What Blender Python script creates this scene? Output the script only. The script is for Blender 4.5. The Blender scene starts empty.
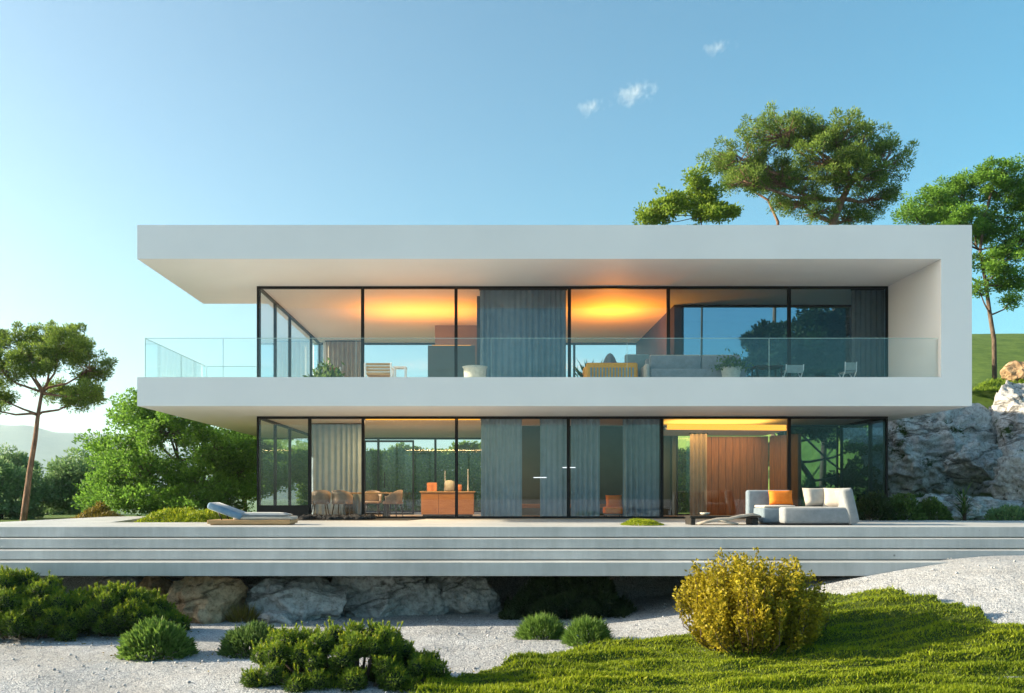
import bpy, bmesh, math, random
import numpy as np
from mathutils import Vector, Matrix

random.seed(7)
RNG = np.random.default_rng(7)
SC = bpy.context.scene
COL = SC.collection
EYE = 0.70            # eye height above the terrace
F = 886.0             # focal length in pixels of the 1024 px frame

def X(px, d): return (px - 485.0) * d / F
def Z(py, d): return EYE + (495.0 - py) * d / F

# ------------------------------------------------------------------ noise
def _hash(ix, iy, iz, seed):
    h = (ix * 374761393 + iy * 668265263 + iz * 2147483647 + seed * 974634777) & 0xFFFFFFFF
    h = ((h ^ (h >> 13)) * 1274126177) & 0xFFFFFFFF
    h = ((h ^ (h >> 16)) * 2246822519) & 0xFFFFFFFF
    return ((h ^ (h >> 15)) & 0xFFFFFF) / float(0xFFFFFF)

def vnoise(p, seed=0):
    p = np.asarray(p, float)
    i = np.floor(p).astype(np.int64); f = p - i; f = f * f * (3 - 2 * f)
    r = 0
    for a in (0, 1):
        wa = f[:, 0] if a else 1 - f[:, 0]
        for b in (0, 1):
            wb = f[:, 1] if b else 1 - f[:, 1]
            for c in (0, 1):
                wc = f[:, 2] if c else 1 - f[:, 2]
                r = r + wa * wb * wc * _hash(i[:, 0] + a, i[:, 1] + b, i[:, 2] + c, seed)
    return r * 2 - 1

def fbm(p, octv=4, seed=0):
    p = np.asarray(p, float); r = np.zeros(len(p)); a = 1.0
    for o in range(octv):
        r += a * vnoise(p, seed + o * 17); p = p * 2.03 + 11.7; a *= 0.5
    return r

def sstep(a, b, x):
    t = np.clip((np.asarray(x, float) - a) / (b - a), 0, 1)
    return t * t * (3 - 2 * t)

# ------------------------------------------------------------------ materials
def new_mat(name):
    m = bpy.data.materials.new(name); m.use_nodes = True
    nt = m.node_tree; nt.nodes.clear()
    out = nt.nodes.new('ShaderNodeOutputMaterial')
    return m, nt, out

def N(nt, typ, **kw):
    n = nt.nodes.new(typ)
    for k, v in kw.items():
        if k.startswith('_'): setattr(n, k[1:], v)
        else: n.inputs[k.replace('__', ' ')].default_value = v
    return n

def ramp(nt, stops, interp='LINEAR'):
    r = nt.nodes.new('ShaderNodeValToRGB'); cr = r.color_ramp; cr.interpolation = interp
    while len(cr.elements) < len(stops): cr.elements.new(0.5)
    for e, (p, c) in zip(cr.elements, stops):
        e.position = p; e.color = (c[0], c[1], c[2], 1)
    return r

def coords(nt, scale=(1, 1, 1)):
    g = nt.nodes.new('ShaderNodeTexCoord'); m = nt.nodes.new('ShaderNodeMapping')
    m.inputs['Scale'].default_value = scale
    nt.links.new(g.outputs['Object'], m.inputs['Vector'])
    return m.outputs['Vector']

def surf(name, c1, c2, scale=3.0, rough=0.6, bump=0.1, bscale=60.0, bdist=0.01, mapping=(1, 1, 1),
         spec=0.3, metal=0.0, detail=6, contrast=(0.35, 0.65), sheen=0.0, translucent=0.0):
    m, nt, out = new_mat(name); L = nt.links.new
    v = coords(nt, mapping)
    n1 = N(nt, 'ShaderNodeTexNoise', Scale=scale, Detail=detail, Roughness=0.6); L(v, n1.inputs['Vector'])
    r = ramp(nt, [(contrast[0], c1), (contrast[1], c2)]); L(n1.outputs['Fac'], r.inputs['Fac'])
    b = nt.nodes.new('ShaderNodeBsdfPrincipled')
    b.inputs['Roughness'].default_value = rough; b.inputs['Metallic'].default_value = metal
    b.inputs['Specular IOR Level'].default_value = spec
    if sheen: b.inputs['Sheen Weight'].default_value = sheen
    L(r.outputs['Color'], b.inputs['Base Color'])
    if bump:
        n2 = N(nt, 'ShaderNodeTexNoise', Scale=bscale, Detail=5.0, Roughness=0.65); L(v, n2.inputs['Vector'])
        bp = N(nt, 'ShaderNodeBump', Strength=bump, Distance=bdist); L(n2.outputs['Fac'], bp.inputs['Height'])
        L(bp.outputs['Normal'], b.inputs['Normal'])
    if translucent:
        t = nt.nodes.new('ShaderNodeBsdfTranslucent'); L(r.outputs['Color'], t.inputs['Color'])
        mx = N(nt, 'ShaderNodeMixShader', Fac=translucent); L(b.outputs[0], mx.inputs[1]); L(t.outputs[0], mx.inputs[2])
        L(mx.outputs[0], out.inputs['Surface'])
    else:
        L(b.outputs[0], out.inputs['Surface'])
    return m

def glass(name, tint, ior=1.7, gtint=(0.9, 0.97, 1.0)):
    m, nt, out = new_mat(name); L = nt.links.new
    tr = N(nt, 'ShaderNodeBsdfTransparent'); tr.inputs['Color'].default_value = (*tint, 1)
    gl = nt.nodes.new('ShaderNodeBsdfGlossy'); gl.inputs['Color'].default_value = (*gtint, 1)
    gl.inputs['Roughness'].default_value = 0.003
    fr = N(nt, 'ShaderNodeFresnel', IOR=ior)
    ge = nt.nodes.new('ShaderNodeNewGeometry'); mi = nt.nodes.new('ShaderNodeMix')
    mi.inputs[2].default_value = ior; mi.inputs[3].default_value = 1.0 / ior      # both faces of the sheet reflect alike
    L(ge.outputs['Backfacing'], mi.inputs[0]); L(mi.outputs[0], fr.inputs['IOR'])
    mx = nt.nodes.new('ShaderNodeMixShader')
    L(fr.outputs[0], mx.inputs[0]); L(tr.outputs[0], mx.inputs[1]); L(gl.outputs[0], mx.inputs[2])
    L(mx.outputs[0], out.inputs['Surface'])
    return m

def emit(name, col, s):
    m, nt, out = new_mat(name)
    e = nt.nodes.new('ShaderNodeEmission'); e.inputs['Color'].default_value = (*col, 1); e.inputs['Strength'].default_value = s
    nt.links.new(e.outputs[0], out.inputs['Surface'])
    return m

def leafmat(name, dark, light, trans=0.35, rough=0.55, tip=None):
    m, nt, out = new_mat(name); L = nt.links.new
    a = nt.nodes.new('ShaderNodeAttribute'); a.attribute_name = 'v'
    st = [(0.0, dark), (1.0, light)]
    if tip: st = [(0.0, dark), (0.8, light), (1.0, tip)]
    r = ramp(nt, st); L(a.outputs['Fac'], r.inputs['Fac'])
    b = nt.nodes.new('ShaderNodeBsdfPrincipled'); b.inputs['Roughness'].default_value = rough
    b.inputs['Specular IOR Level'].default_value = 0.25
    t = nt.nodes.new('ShaderNodeBsdfTranslucent')
    L(r.outputs['Color'], b.inputs['Base Color']); L(r.outputs['Color'], t.inputs['Color'])
    mx = N(nt, 'ShaderNodeMixShader', Fac=trans); L(b.outputs[0], mx.inputs[1]); L(t.outputs[0], mx.inputs[2])
    L(mx.outputs[0], out.inputs['Surface'])
    return m

def wood(name, c1, c2, mapping=(6, 6, 0.5), rough=0.45, scale=4.0):
    return surf(name, c1, c2, scale=scale, rough=rough, bump=0.08, bscale=14, mapping=mapping, contrast=(0.3, 0.7))

def concrete(name):
    m, nt, out = new_mat(name); L = nt.links.new
    v = coords(nt)
    n1 = N(nt, 'ShaderNodeTexNoise', Scale=0.55, Detail=8.0, Roughness=0.7); L(v, n1.inputs['Vector'])
    r1 = ramp(nt, [(0.3, (0.40, 0.41, 0.41)), (0.72, (0.58, 0.59, 0.59))]); L(n1.outputs['Fac'], r1.inputs['Fac'])
    v2 = coords(nt, (9, 9, 0.7))
    n2 = N(nt, 'ShaderNodeTexNoise', Scale=0.8, Detail=6.0, Roughness=0.65); L(v2, n2.inputs['Vector'])
    r2 = ramp(nt, [(0.38, (0.91, 0.91, 0.905)), (0.6, (1, 1, 1))]); L(n2.outputs['Fac'], r2.inputs['Fac'])
    mul = N(nt, 'ShaderNodeMix', _data_type='RGBA', _blend_type='MULTIPLY'); mul.inputs[0].default_value = 1.0
    L(r1.outputs['Color'], mul.inputs[6]); L(r2.outputs['Color'], mul.inputs[7])
    vo = N(nt, 'ShaderNodeTexVoronoi', Scale=1.6); L(v, vo.inputs['Vector'])
    r3 = ramp(nt, [(0.02, (0.25, 0.25, 0.25)), (0.05, (1, 1, 1))]); L(vo.outputs['Distance'], r3.inputs['Fac'])
    mul2 = N(nt, 'ShaderNodeMix', _data_type='RGBA', _blend_type='MULTIPLY'); mul2.inputs[0].default_value = 0.85
    L(mul.outputs[2], mul2.inputs[6]); L(r3.outputs['Color'], mul2.inputs[7])
    n4 = N(nt, 'ShaderNodeTexNoise', Scale=70.0, Detail=4.0); L(v, n4.inputs['Vector'])
    bp = N(nt, 'ShaderNodeBump', Strength=0.25, Distance=0.006); L(n4.outputs['Fac'], bp.inputs['Height'])
    b = nt.nodes.new('ShaderNodeBsdfPrincipled'); b.inputs['Roughness'].default_value = 0.55
    b.inputs['Specular IOR Level'].default_value = 0.35
    L(mul2.outputs[2], b.inputs['Base Color']); L(bp.outputs['Normal'], b.inputs['Normal'])
    L(b.outputs[0], out.inputs['Surface'])
    return m

def rockmat(name, c1, c2, c3, moss=0.0):
    m, nt, out = new_mat(name); L = nt.links.new
    v = coords(nt)
    n1 = N(nt, 'ShaderNodeTexNoise', Scale=1.3, Detail=10.0, Roughness=0.72, Distortion=0.6); L(v, n1.inputs['Vector'])
    r1 = ramp(nt, [(0.28, c1), (0.5, c2), (0.72, c3)]); L(n1.outputs['Fac'], r1.inputs['Fac'])
    n2 = N(nt, 'ShaderNodeTexNoise', Scale=9.0, Detail=8.0, Roughness=0.75); L(v, n2.inputs['Vector'])
    r2 = ramp(nt, [(0.36, (0.35, 0.33, 0.3)), (0.55, (1, 1, 1))]); L(n2.outputs['Fac'], r2.inputs['Fac'])
    mul = N(nt, 'ShaderNodeMix', _data_type='RGBA', _blend_type='MULTIPLY'); mul.inputs[0].default_value = 0.8
    L(r1.outputs['Color'], mul.inputs[6]); L(r2.outputs['Color'], mul.inputs[7])
    wv = coords(nt, (0.7, 0.7, 2.2))
    nw = N(nt, 'ShaderNodeTexNoise', Scale=1.6, Detail=4.0, Distortion=1.0); L(wv, nw.inputs['Vector'])
    vo = N(nt, 'ShaderNodeTexVoronoi', _feature='DISTANCE_TO_EDGE', Scale=0.55)
    mixv = N(nt, 'ShaderNodeMix', _data_type='VECTOR'); mixv.inputs[0].default_value = 0.55
    L(wv, mixv.inputs[4]); L(nw.outputs['Color'], mixv.inputs[5]); L(mixv.outputs[1], vo.inputs['Vector'])
    rc = ramp(nt, [(0.0, (0.3, 0.29, 0.27)), (0.03, (1, 1, 1))]); L(vo.outputs['Distance'], rc.inputs['Fac'])
    mul2 = N(nt, 'ShaderNodeMix', _data_type='RGBA', _blend_type='MULTIPLY'); mul2.inputs[0].default_value = 0.85
    L(mul.outputs[2], mul2.inputs[6]); L(rc.outputs['Color'], mul2.inputs[7])
    colsock = mul2.outputs[2]
    if moss:
        nm = N(nt, 'ShaderNodeTexNoise', Scale=1.1, Detail=9.0, Roughness=0.75); L(v, nm.inputs['Vector'])
        rm = ramp(nt, [(0.62 - moss * 0.2, (0, 0, 0)), (0.68 - moss * 0.2, (1, 1, 1))]); L(nm.outputs['Fac'], rm.inputs['Fac'])
        mm = N(nt, 'ShaderNodeMix', _data_type='RGBA'); L(rm.outputs['Color'], mm.inputs[0])
        L(colsock, mm.inputs[6]); mm.inputs[7].default_value = (0.035, 0.06, 0.015, 1)
        colsock = mm.outputs[2]
    hb = N(nt, 'ShaderNodeTexNoise', Scale=14.0, Detail=8.0, Roughness=0.7); L(v, hb.inputs['Vector'])
    b1 = N(nt, 'ShaderNodeBump', Strength=0.7, Distance=0.06); L(hb.outputs['Fac'], b1.inputs['Height'])
    b2 = N(nt, 'ShaderNodeBump', Strength=0.8, Distance=0.08); L(rc.outputs['Color'], b2.inputs['Height']); L(b1.outputs['Normal'], b2.inputs['Normal'])
    b = nt.nodes.new('ShaderNodeBsdfPrincipled'); b.inputs['Roughness'].default_value = 0.85
    b.inputs['Specular IOR Level'].default_value = 0.2
    L(colsock, b.inputs['Base Color']); L(b2.outputs['Normal'], b.inputs['Normal']); L(b.outputs[0], out.inputs['Surface'])
    return m

def groundmat():
    """raked pale gravel round the house front, dry grass beyond it"""
    m, nt, out = new_mat('gravel_and_grass'); L = nt.links.new
    v = coords(nt)
    vo = N(nt, 'ShaderNodeTexVoronoi', Scale=48.0); L(v, vo.inputs['Vector'])
    rs = ramp(nt, [(0.0, (0.29, 0.305, 0.33)), (0.35, (0.46, 0.48, 0.51)), (0.8, (0.66, 0.68, 0.71))])  # stones blued in the base colour to stand for cool shade
    sp = nt.nodes.new('ShaderNodeSeparateColor'); L(vo.outputs['Color'], sp.inputs[0]); L(sp.outputs[0], rs.inputs['Fac'])
    nl = N(nt, 'ShaderNodeTexNoise', Scale=0.5, Detail=6.0, Roughness=0.65); L(v, nl.inputs['Vector'])
    rl = ramp(nt, [(0.35, (0.80, 0.78, 0.75)), (0.6, (1, 1, 1))]); L(nl.outputs['Fac'], rl.inputs['Fac'])
    mg = N(nt, 'ShaderNodeMix', _data_type='RGBA', _blend_type='MULTIPLY'); mg.inputs[0].default_value = 1
    L(rs.outputs['Color'], mg.inputs[6]); L(rl.outputs['Color'], mg.inputs[7])
    rd = ramp(nt, [(0.25, (1, 1, 1)), (0.62, (0.35, 0.35, 0.35))]); L(vo.outputs['Distance'], rd.inputs['Fac'])
    mg2 = N(nt, 'ShaderNodeMix', _data_type='RGBA', _blend_type='MULTIPLY'); mg2.inputs[0].default_value = 0.6
    L(mg.outputs[2], mg2.inputs[6]); L(rd.outputs['Color'], mg2.inputs[7])
    # grass side
    ng = N(nt, 'ShaderNodeTexNoise', Scale=1.2, Detail=9.0, Roughness=0.7); L(v, ng.inputs['Vector'])
    rg = ramp(nt, [(0.3, (0.045, 0.095, 0.014)), (0.7, (0.13, 0.20, 0.035))]); L(ng.outputs['Fac'], rg.inputs['Fac'])
    sx = nt.nodes.new('ShaderNodeSeparateXYZ'); L(v, sx.inputs[0])
    ad = N(nt, 'ShaderNodeMath', _operation='MULTIPLY_ADD'); L(nl.outputs['Fac'], ad.inputs[0]); ad.inputs[1].default_value = 3.0; L(sx.outputs['Y'], ad.inputs[2])
    mr = nt.nodes.new('ShaderNodeMapRange'); mr.inputs['From Min'].default_value = 24.5; mr.inputs['From Max'].default_value = 25.5
    L(ad.outputs[0], mr.inputs['Value'])
    mx = N(nt, 'ShaderNodeMix', _data_type='RGBA'); L(mr.outputs['Result'], mx.inputs[0]); L(mg2.outputs[2], mx.inputs[6]); L(rg.outputs['Color'], mx.inputs[7])
    inv = N(nt, 'ShaderNodeMath', _operation='SUBTRACT'); inv.inputs[0].default_value = 1.0; L(vo.outputs['Distance'], inv.inputs[1])
    b1 = N(nt, 'ShaderNodeBump', Strength=0.7, Distance=0.014); L(inv.outputs[0], b1.inputs['Height'])
    b = nt.nodes.new('ShaderNodeBsdfPrincipled'); b.inputs['Roughness'].default_value = 0.85
    b.inputs['Specular IOR Level'].default_value = 0.25
    und = N(nt, 'ShaderNodeTexNoise', Scale=4.0, Detail=5.0, Roughness=0.6); L(v, und.inputs['Vector'])
    b0 = N(nt, 'ShaderNodeBump', Strength=0.6, Distance=0.07); L(und.outputs['Fac'], b0.inputs['Height']); L(b0.outputs['Normal'], b1.inputs['Normal'])
    L(mx.outputs[2], b.inputs['Base Color']); L(b1.outputs['Normal'], b.inputs['Normal']); L(b.outputs[0], out.inputs['Surface'])
    return m

M = {}
M['plaster'] = surf('white_plaster', (0.77, 0.77, 0.765), (0.81, 0.81, 0.805), scale=0.4, rough=0.6, bump=0.06, bscale=90, bdist=0.004)
M['ceiling'] = surf('warm_plaster', (0.70, 0.68, 0.65), (0.76, 0.74, 0.71), scale=0.5, rough=0.7, bump=0.03)
M['concrete'] = concrete('pale_concrete')
M['black'] = surf('black_aluminium', (0.008, 0.008, 0.009), (0.012, 0.012, 0.013), rough=0.45, bump=0.02, spec=0.2)
M['pane'] = glass('window_glass', (0.975, 0.988, 0.995), ior=1.48)
M['pane_dark'] = glass('tinted_dark_reflection_glass', (0.66, 0.76, 0.82), ior=1.32)  # tinted glass, darkened further in place of reflected dark trees
M['rail'] = glass('railing_glass', (0.955, 0.982, 0.976), ior=1.4, gtint=(0.9, 0.97, 0.96))
M['rail_edge'] = surf('polished_glass_edge', (0.35, 0.50, 0.47), (0.42, 0.58, 0.55), rough=0.2, bump=0, spec=0.6)
M['greige'] = surf('greige_wall', (0.20, 0.17, 0.14), (0.25, 0.21, 0.17), scale=1, rough=0.7)
M['tealwall'] = surf('grey_teal_wall', (0.085, 0.125, 0.13), (0.11, 0.155, 0.16), scale=1, rough=0.6)
M['darkwall'] = surf('dark_wall', (0.05, 0.06, 0.065), (0.07, 0.085, 0.09), scale=1, rough=0.7)
M['brownwall'] = surf('brown_wall', (0.06, 0.035, 0.022), (0.09, 0.05, 0.03), scale=1, rough=0.7)
M['floorwood'] = wood('oak_floor', (0.30, 0.19, 0.10), (0.42, 0.28, 0.16), mapping=(0.6, 5, 5))
M['walnut'] = wood('walnut_veneer', (0.11, 0.042, 0.012), (0.24, 0.10, 0.028))
M['orangewood'] = wood('warm_teak', (0.27, 0.115, 0.032), (0.38, 0.18, 0.055), mapping=(0.8, 6, 6))
M['tablewood'] = wood('light_oak', (0.36, 0.22, 0.10), (0.50, 0.32, 0.16), mapping=(0.6, 6, 6))
M['blackwood'] = surf('black_stained_wood', (0.015, 0.013, 0.012), (0.03, 0.026, 0.022), rough=0.5)
M['driftwood'] = wood('driftwood', (0.22, 0.19, 0.16), (0.45, 0.41, 0.36), mapping=(1, 8, 8), rough=0.8)
M['curtain'] = surf('slate_blue_curtain', (0.17, 0.235, 0.28), (0.21, 0.285, 0.335), scale=3, rough=0.9, bump=0.1, bscale=300, translucent=0.2)
M['sheer'] = surf('sheer_curtain', (0.30, 0.39, 0.46), (0.36, 0.46, 0.53), scale=3, rough=0.9, bump=0.1, bscale=300, translucent=0.35)
M['beige_curtain'] = surf('beige_curtain', (0.42, 0.34, 0.25), (0.50, 0.41, 0.31), scale=3, rough=0.9, bump=0.1, bscale=300, translucent=0.25)
M['taupe_curtain'] = surf('taupe_curtain', (0.33, 0.295, 0.26), (0.40, 0.36, 0.32), scale=3, rough=0.9, bump=0.1, bscale=300, translucent=0.2)
M['cream'] = surf('cream_fabric', (0.42, 0.37, 0.32), (0.49, 0.44, 0.385), scale=8, rough=0.95, bump=0.3, bscale=220, bdist=0.004, sheen=0.3)
M['greyfab'] = surf('light_grey_fabric', (0.20, 0.22, 0.24), (0.25, 0.27, 0.295), scale=8, rough=0.95, bump=0.3, bscale=220, bdist=0.004, sheen=0.3)
M['bluefab'] = surf('blue_grey_fabric', (0.12, 0.165, 0.21), (0.155, 0.205, 0.255), scale=8, rough=0.95, bump=0.3, bscale=220, bdist=0.004, sheen=0.3)
M['navyfab'] = surf('slate_blue_fabric', (0.10, 0.19, 0.28), (0.15, 0.25, 0.36), scale=9, rough=0.95, bump=0.3, bscale=220, bdist=0.004, sheen=0.3)
M['tealfab'] = surf('grey_teal_fabric', (0.20, 0.26, 0.26), (0.25, 0.32, 0.32), scale=8, rough=0.95, bump=0.3, bscale=220, bdist=0.004, sheen=0.3)
M['orangefab'] = surf('orange_fabric', (0.72, 0.17, 0.015), (0.80, 0.23, 0.03), scale=8, rough=0.95, bump=0.3, bscale=220, bdist=0.004)
M['amber'] = surf('amber_wicker', (0.72, 0.30, 0.02), (0.82, 0.38, 0.04), scale=30, rough=0.6, bump=0.5, bscale=90)
M['chairfab'] = surf('taupe_chair_fabric', (0.23, 0.17, 0.125), (0.30, 0.225, 0.17), scale=8, rough=0.95, bump=0.3, bscale=220, bdist=0.004)
M['whitemetal'] = surf('white_powder_coat', (0.74, 0.74, 0.73), (0.8, 0.8, 0.79), rough=0.4, bump=0.02)
M['ceramic'] = surf('white_ceramic', (0.60, 0.60, 0.57), (0.70, 0.70, 0.67), rough=0.35, bump=0.05)
M['stoneware'] = surf('pale_stoneware', (0.42, 0.43, 0.38), (0.55, 0.55, 0.49), scale=12, rough=0.8, bump=0.3)
M['terracotta'] = surf('terracotta', (0.50, 0.19, 0.08), (0.60, 0.25, 0.11), rough=0.8)
M['pebble'] = surf('grey_white_pebble', (0.26, 0.27, 0.29), (0.52, 0.53, 0.55), scale=2.5, rough=0.85, bump=0.2)
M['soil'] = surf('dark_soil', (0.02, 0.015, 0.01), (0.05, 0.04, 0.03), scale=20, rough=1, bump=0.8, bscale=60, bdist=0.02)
M['bark'] = surf('grey_brown_bark', (0.06, 0.042, 0.03), (0.17, 0.125, 0.09), scale=5, rough=0.95, bump=0.9, bscale=18, bdist=0.03, mapping=(2, 2, 0.6))
M['pinebark'] = surf('reddish_pine_bark', (0.11, 0.065, 0.045), (0.29, 0.18, 0.125), scale=5, rough=0.95, bump=0.9, bscale=16, bdist=0.03, mapping=(2, 2, 0.6))
M['rock_grey'] = rockmat('grey_rock', (0.20, 0.20, 0.20), (0.44, 0.44, 0.435), (0.60, 0.60, 0.59))
M['rock_tan'] = rockmat('tan_rock', (0.22, 0.13, 0.07), (0.46, 0.32, 0.19), (0.60, 0.46, 0.31))
M['rock_pale'] = rockmat('pale_limestone', (0.22, 0.22, 0.225), (0.48, 0.48, 0.48), (0.64, 0.64, 0.635), moss=0.3)
M['rock_mossy'] = rockmat('mossy_rock', (0.10, 0.095, 0.085), (0.26, 0.25, 0.235), (0.42, 0.41, 0.39), moss=0.85)
M['lava'] = surf('dark_lava_rock', (0.012, 0.012, 0.013), (0.045, 0.045, 0.047), scale=9, rough=0.9, bump=0.8, bscale=30, bdist=0.03)
M['hill'] = surf('wooded_hills', (0.022, 0.045, 0.030), (0.05, 0.075, 0.05), scale=0.02, rough=1, bump=0)
M['ground'] = groundmat()
M['lamp'] = emit('warm_lamp_glass', (1.0, 0.5, 0.08), 3)
M['strip'] = emit('warm_light_strip', (1.0, 0.40, 0.03), 0.55)
M['tube'] = emit('white_reflection_tube', (0.9, 0.97, 1.0), 0.45)

# foliage
M['l_pine'] = leafmat('pine_needles', (0.022, 0.068, 0.022), (0.25, 0.36, 0.055), trans=0.45)
M['l_broad'] = leafmat('fresh_green_leaves', (0.038, 0.125, 0.022), (0.23, 0.42, 0.055), trans=0.5)
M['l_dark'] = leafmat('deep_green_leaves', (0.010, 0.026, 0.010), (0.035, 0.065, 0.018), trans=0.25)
M['l_lime'] = leafmat('light_green_leaves', (0.075, 0.160, 0.018), (0.30, 0.41, 0.045), trans=0.5)
M['l_far'] = leafmat('dull_green_leaves', (0.085, 0.175, 0.080), (0.23, 0.36, 0.135), trans=0.35)
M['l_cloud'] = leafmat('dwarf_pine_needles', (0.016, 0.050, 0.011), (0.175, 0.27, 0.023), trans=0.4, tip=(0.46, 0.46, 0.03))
M['l_gold'] = leafmat('golden_leaves', (0.17, 0.15, 0.012), (0.42, 0.35, 0.020), trans=0.4, tip=(0.58, 0.48, 0.035))
M['l_small'] = leafmat('bright_green_blades', (0.045, 0.115, 0.020), (0.17, 0.28, 0.05), trans=0.45)
M['l_moss'] = leafmat('moss_blades', (0.070, 0.140, 0.008), (0.31, 0.375, 0.016), trans=0.45, tip=(0.47, 0.47, 0.028))
M['l_dry'] = leafmat('dry_olive_blades', (0.10, 0.085, 0.015), (0.26, 0.20, 0.03), trans=0.35)
M['l_hedge'] = leafmat('hedge_leaves', (0.030, 0.075, 0.020), (0.12, 0.20, 0.045), trans=0.4)
M['l_screen'] = leafmat('laurel_leaves', (0.07, 0.15, 0.03), (0.23, 0.36, 0.06), trans=0.5)
M['moss_base'] = surf('moss_mat', (0.028, 0.05, 0.006), (0.06, 0.085, 0.01), scale=9, rough=1, bump=0.8, bscale=80, bdist=0.02)

# ------------------------------------------------------------------ mesh helpers
class MB:
    def __init__(s): s.v = []; s.f = []; s.smooth = []
    def add(s, vs, fs, sm=False):
        o = len(s.v); s.v += [tuple(v) for v in vs]
        s.f += [tuple(i + o for i in f) for f in fs]; s.smooth += [sm] * len(fs)
        return s
    def bm(s, b, sm=False):
        b.verts.ensure_lookup_table(); b.verts.index_update()
        s.add([v.co[:] for v in b.verts], [[v.index for v in f.verts] for f in b.faces], sm); b.free(); return s
    def box(s, x0, x1, y0, y1, z0, z1, bev=0.0, seg=2, sm=False, mat=None):
        b = bmesh.new()
        mt = Matrix.Translation(((x0 + x1) / 2, (y0 + y1) / 2, (z0 + z1) / 2)) @ Matrix.Diagonal((abs(x1 - x0), abs(y1 - y0), abs(z1 - z0), 1))
        bmesh.ops.create_cube(b, size=1, matrix=mt)
        if bev: bmesh.ops.bevel(b, geom=list(b.edges), offset=bev, segments=seg, profile=0.5, affect='EDGES')
        if mat is not None: bmesh.ops.transform(b, matrix=mat, verts=b.verts)
        return s.bm(b, sm or bev > 0.02)
    def prism(s, poly, z0, z1):
        n = len(poly)
        a = sum(poly[i][0] * poly[(i + 1) % n][1] - poly[(i + 1) % n][0] * poly[i][1] for i in range(n))
        if a < 0: poly = poly[::-1]
        vs = [(x, y, z0) for x, y in poly] + [(x, y, z1) for x, y in poly]
        fs = [tuple(range(n))[::-1], tuple(range(n, 2 * n))] + [(i, (i + 1) % n, n + (i + 1) % n, n + i) for i in range(n)]
        return s.add(vs, fs)
    def tube(s, pts, rad, sides=8, sm=True):
        pts = [Vector(p) for p in pts]
        if not hasattr(rad, '__len__'): rad = [rad] * len(pts)
        vs = []; fs = []
        ref = Vector((0.31, 0.9, 0.2))
        for i, p in enumerate(pts):
            t = (pts[min(i + 1, len(pts) - 1)] - pts[max(i - 1, 0)]).normalized()
            r = ref if abs(t.dot(ref)) < 0.9 else Vector((1, 0, 0))
            u = t.cross(r).normalized(); w = t.cross(u)
            for k in range(sides):
                a = 2 * math.pi * k / sides
                vs.append(p + (u * math.cos(a) + w * math.sin(a)) * rad[i])
        for i in range(len(pts) - 1):
            for k in range(sides):
                fs.append((i * sides + k, i * sides + (k + 1) % sides, (i + 1) * sides + (k + 1) % sides, (i + 1) * sides + k))
        fs.append(tuple(range(sides))[::-1]); fs.append(tuple((len(pts) - 1) * sides + k for k in range(sides)))
        return s.add(vs, fs, sm)
    def lathe(s, c, prof, sides=24, sm=True):
        vs = []; fs = []
        for r, z in prof:
            for k in range(sides):
                a = 2 * math.pi * k / sides
                vs.append((c[0] + r * math.cos(a), c[1] + r * math.sin(a), c[2] + z))
        for i in range(len(prof) - 1):
            for k in range(sides):
                fs.append((i * sides + k, i * sides + (k + 1) % sides, (i + 1) * sides + (k + 1) % sides, (i + 1) * sides + k))
        fs.append(tuple(range(sides))[::-1]); fs.append(tuple((len(prof) - 1) * sides + k for k in range(sides)))
        return s.add(vs, fs, sm)
    def pillow(s, mat, sx, sy, sz, n=10, e=0.45):
        """soft cushion: superellipsoid-like with pinched corners, local size sx,sy,sz"""
        vs = []; fs = []
        for side in (1, -1):
            for i in range(n + 1):
                for j in range(n + 1):
                    u = i / n * 2 - 1; w = j / n * 2 - 1
                    h = ((1 - u ** 4) * (1 - w ** 4)); h = max(h, 0) ** e
                    pin = 1 - 0.07 * (1 - abs(u)) * 0 - 0.05 * (1 - w * w) * (abs(u) > .99) - 0.05 * (1 - u * u) * (abs(w) > .99)
                    vs.append(mat @ Vector((u * sx / 2 * pin, w * sy / 2 * pin, side * h * sz / 2)))
        m = (n + 1) ** 2
        for i in range(n):
            for j in range(n):
                a = i * (n + 1) + j; q = (a, a + n + 1, a + n + 2, a + 1)
                fs.append(q); fs.append(tuple(m + t for t in q[::-1]))
        return s.add(vs, fs, True)

def tag(o, label=None, cat=None, group=None, kind=None):
    if label: o['label'] = label
    if cat: o['category'] = cat
    if group: o['group'] = group
    if kind: o['kind'] = kind
    return o

def root_of(p):
    while p.parent is not None: p = p.parent
    return p

def link_mesh(name, me, mat, parent=None):
    o = bpy.data.objects.new(name, me); COL.objects.link(o)
    if mat is not None: me.materials.append(M[mat] if isinstance(mat, str) else mat)
    if parent is not None: o.parent = parent
    return o

def obj(name, mb, mat, parent=None, origin=None, local=False):
    """one mesh object; coordinates are world ones unless local"""
    v = np.array(mb.v, float)
    if parent is not None and not local:
        v = v - np.array(root_of(parent).location)
    elif parent is None:
        if origin is None:
            origin = ((v[:, 0].min() + v[:, 0].max()) / 2, (v[:, 1].min() + v[:, 1].max()) / 2, v[:, 2].min())
        v = v - np.array(origin)
    me = bpy.data.meshes.new(name)
    me.from_pydata([tuple(a) for a in v], [], mb.f)
    me.polygons.foreach_set('use_smooth', mb.smooth)
    me.validate(); me.update()
    o = link_mesh(name, me, mat, parent)
    if parent is None: o.location = origin
    return o

def thing(name, loc, label, cat, group=None, rz=0.0):
    o = bpy.data.objects.new(name, None); COL.objects.link(o); o.location = loc; o.rotation_euler = (0, 0, rz)
    o.empty_display_size = 0.2
    return tag(o, label, cat, group)

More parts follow.
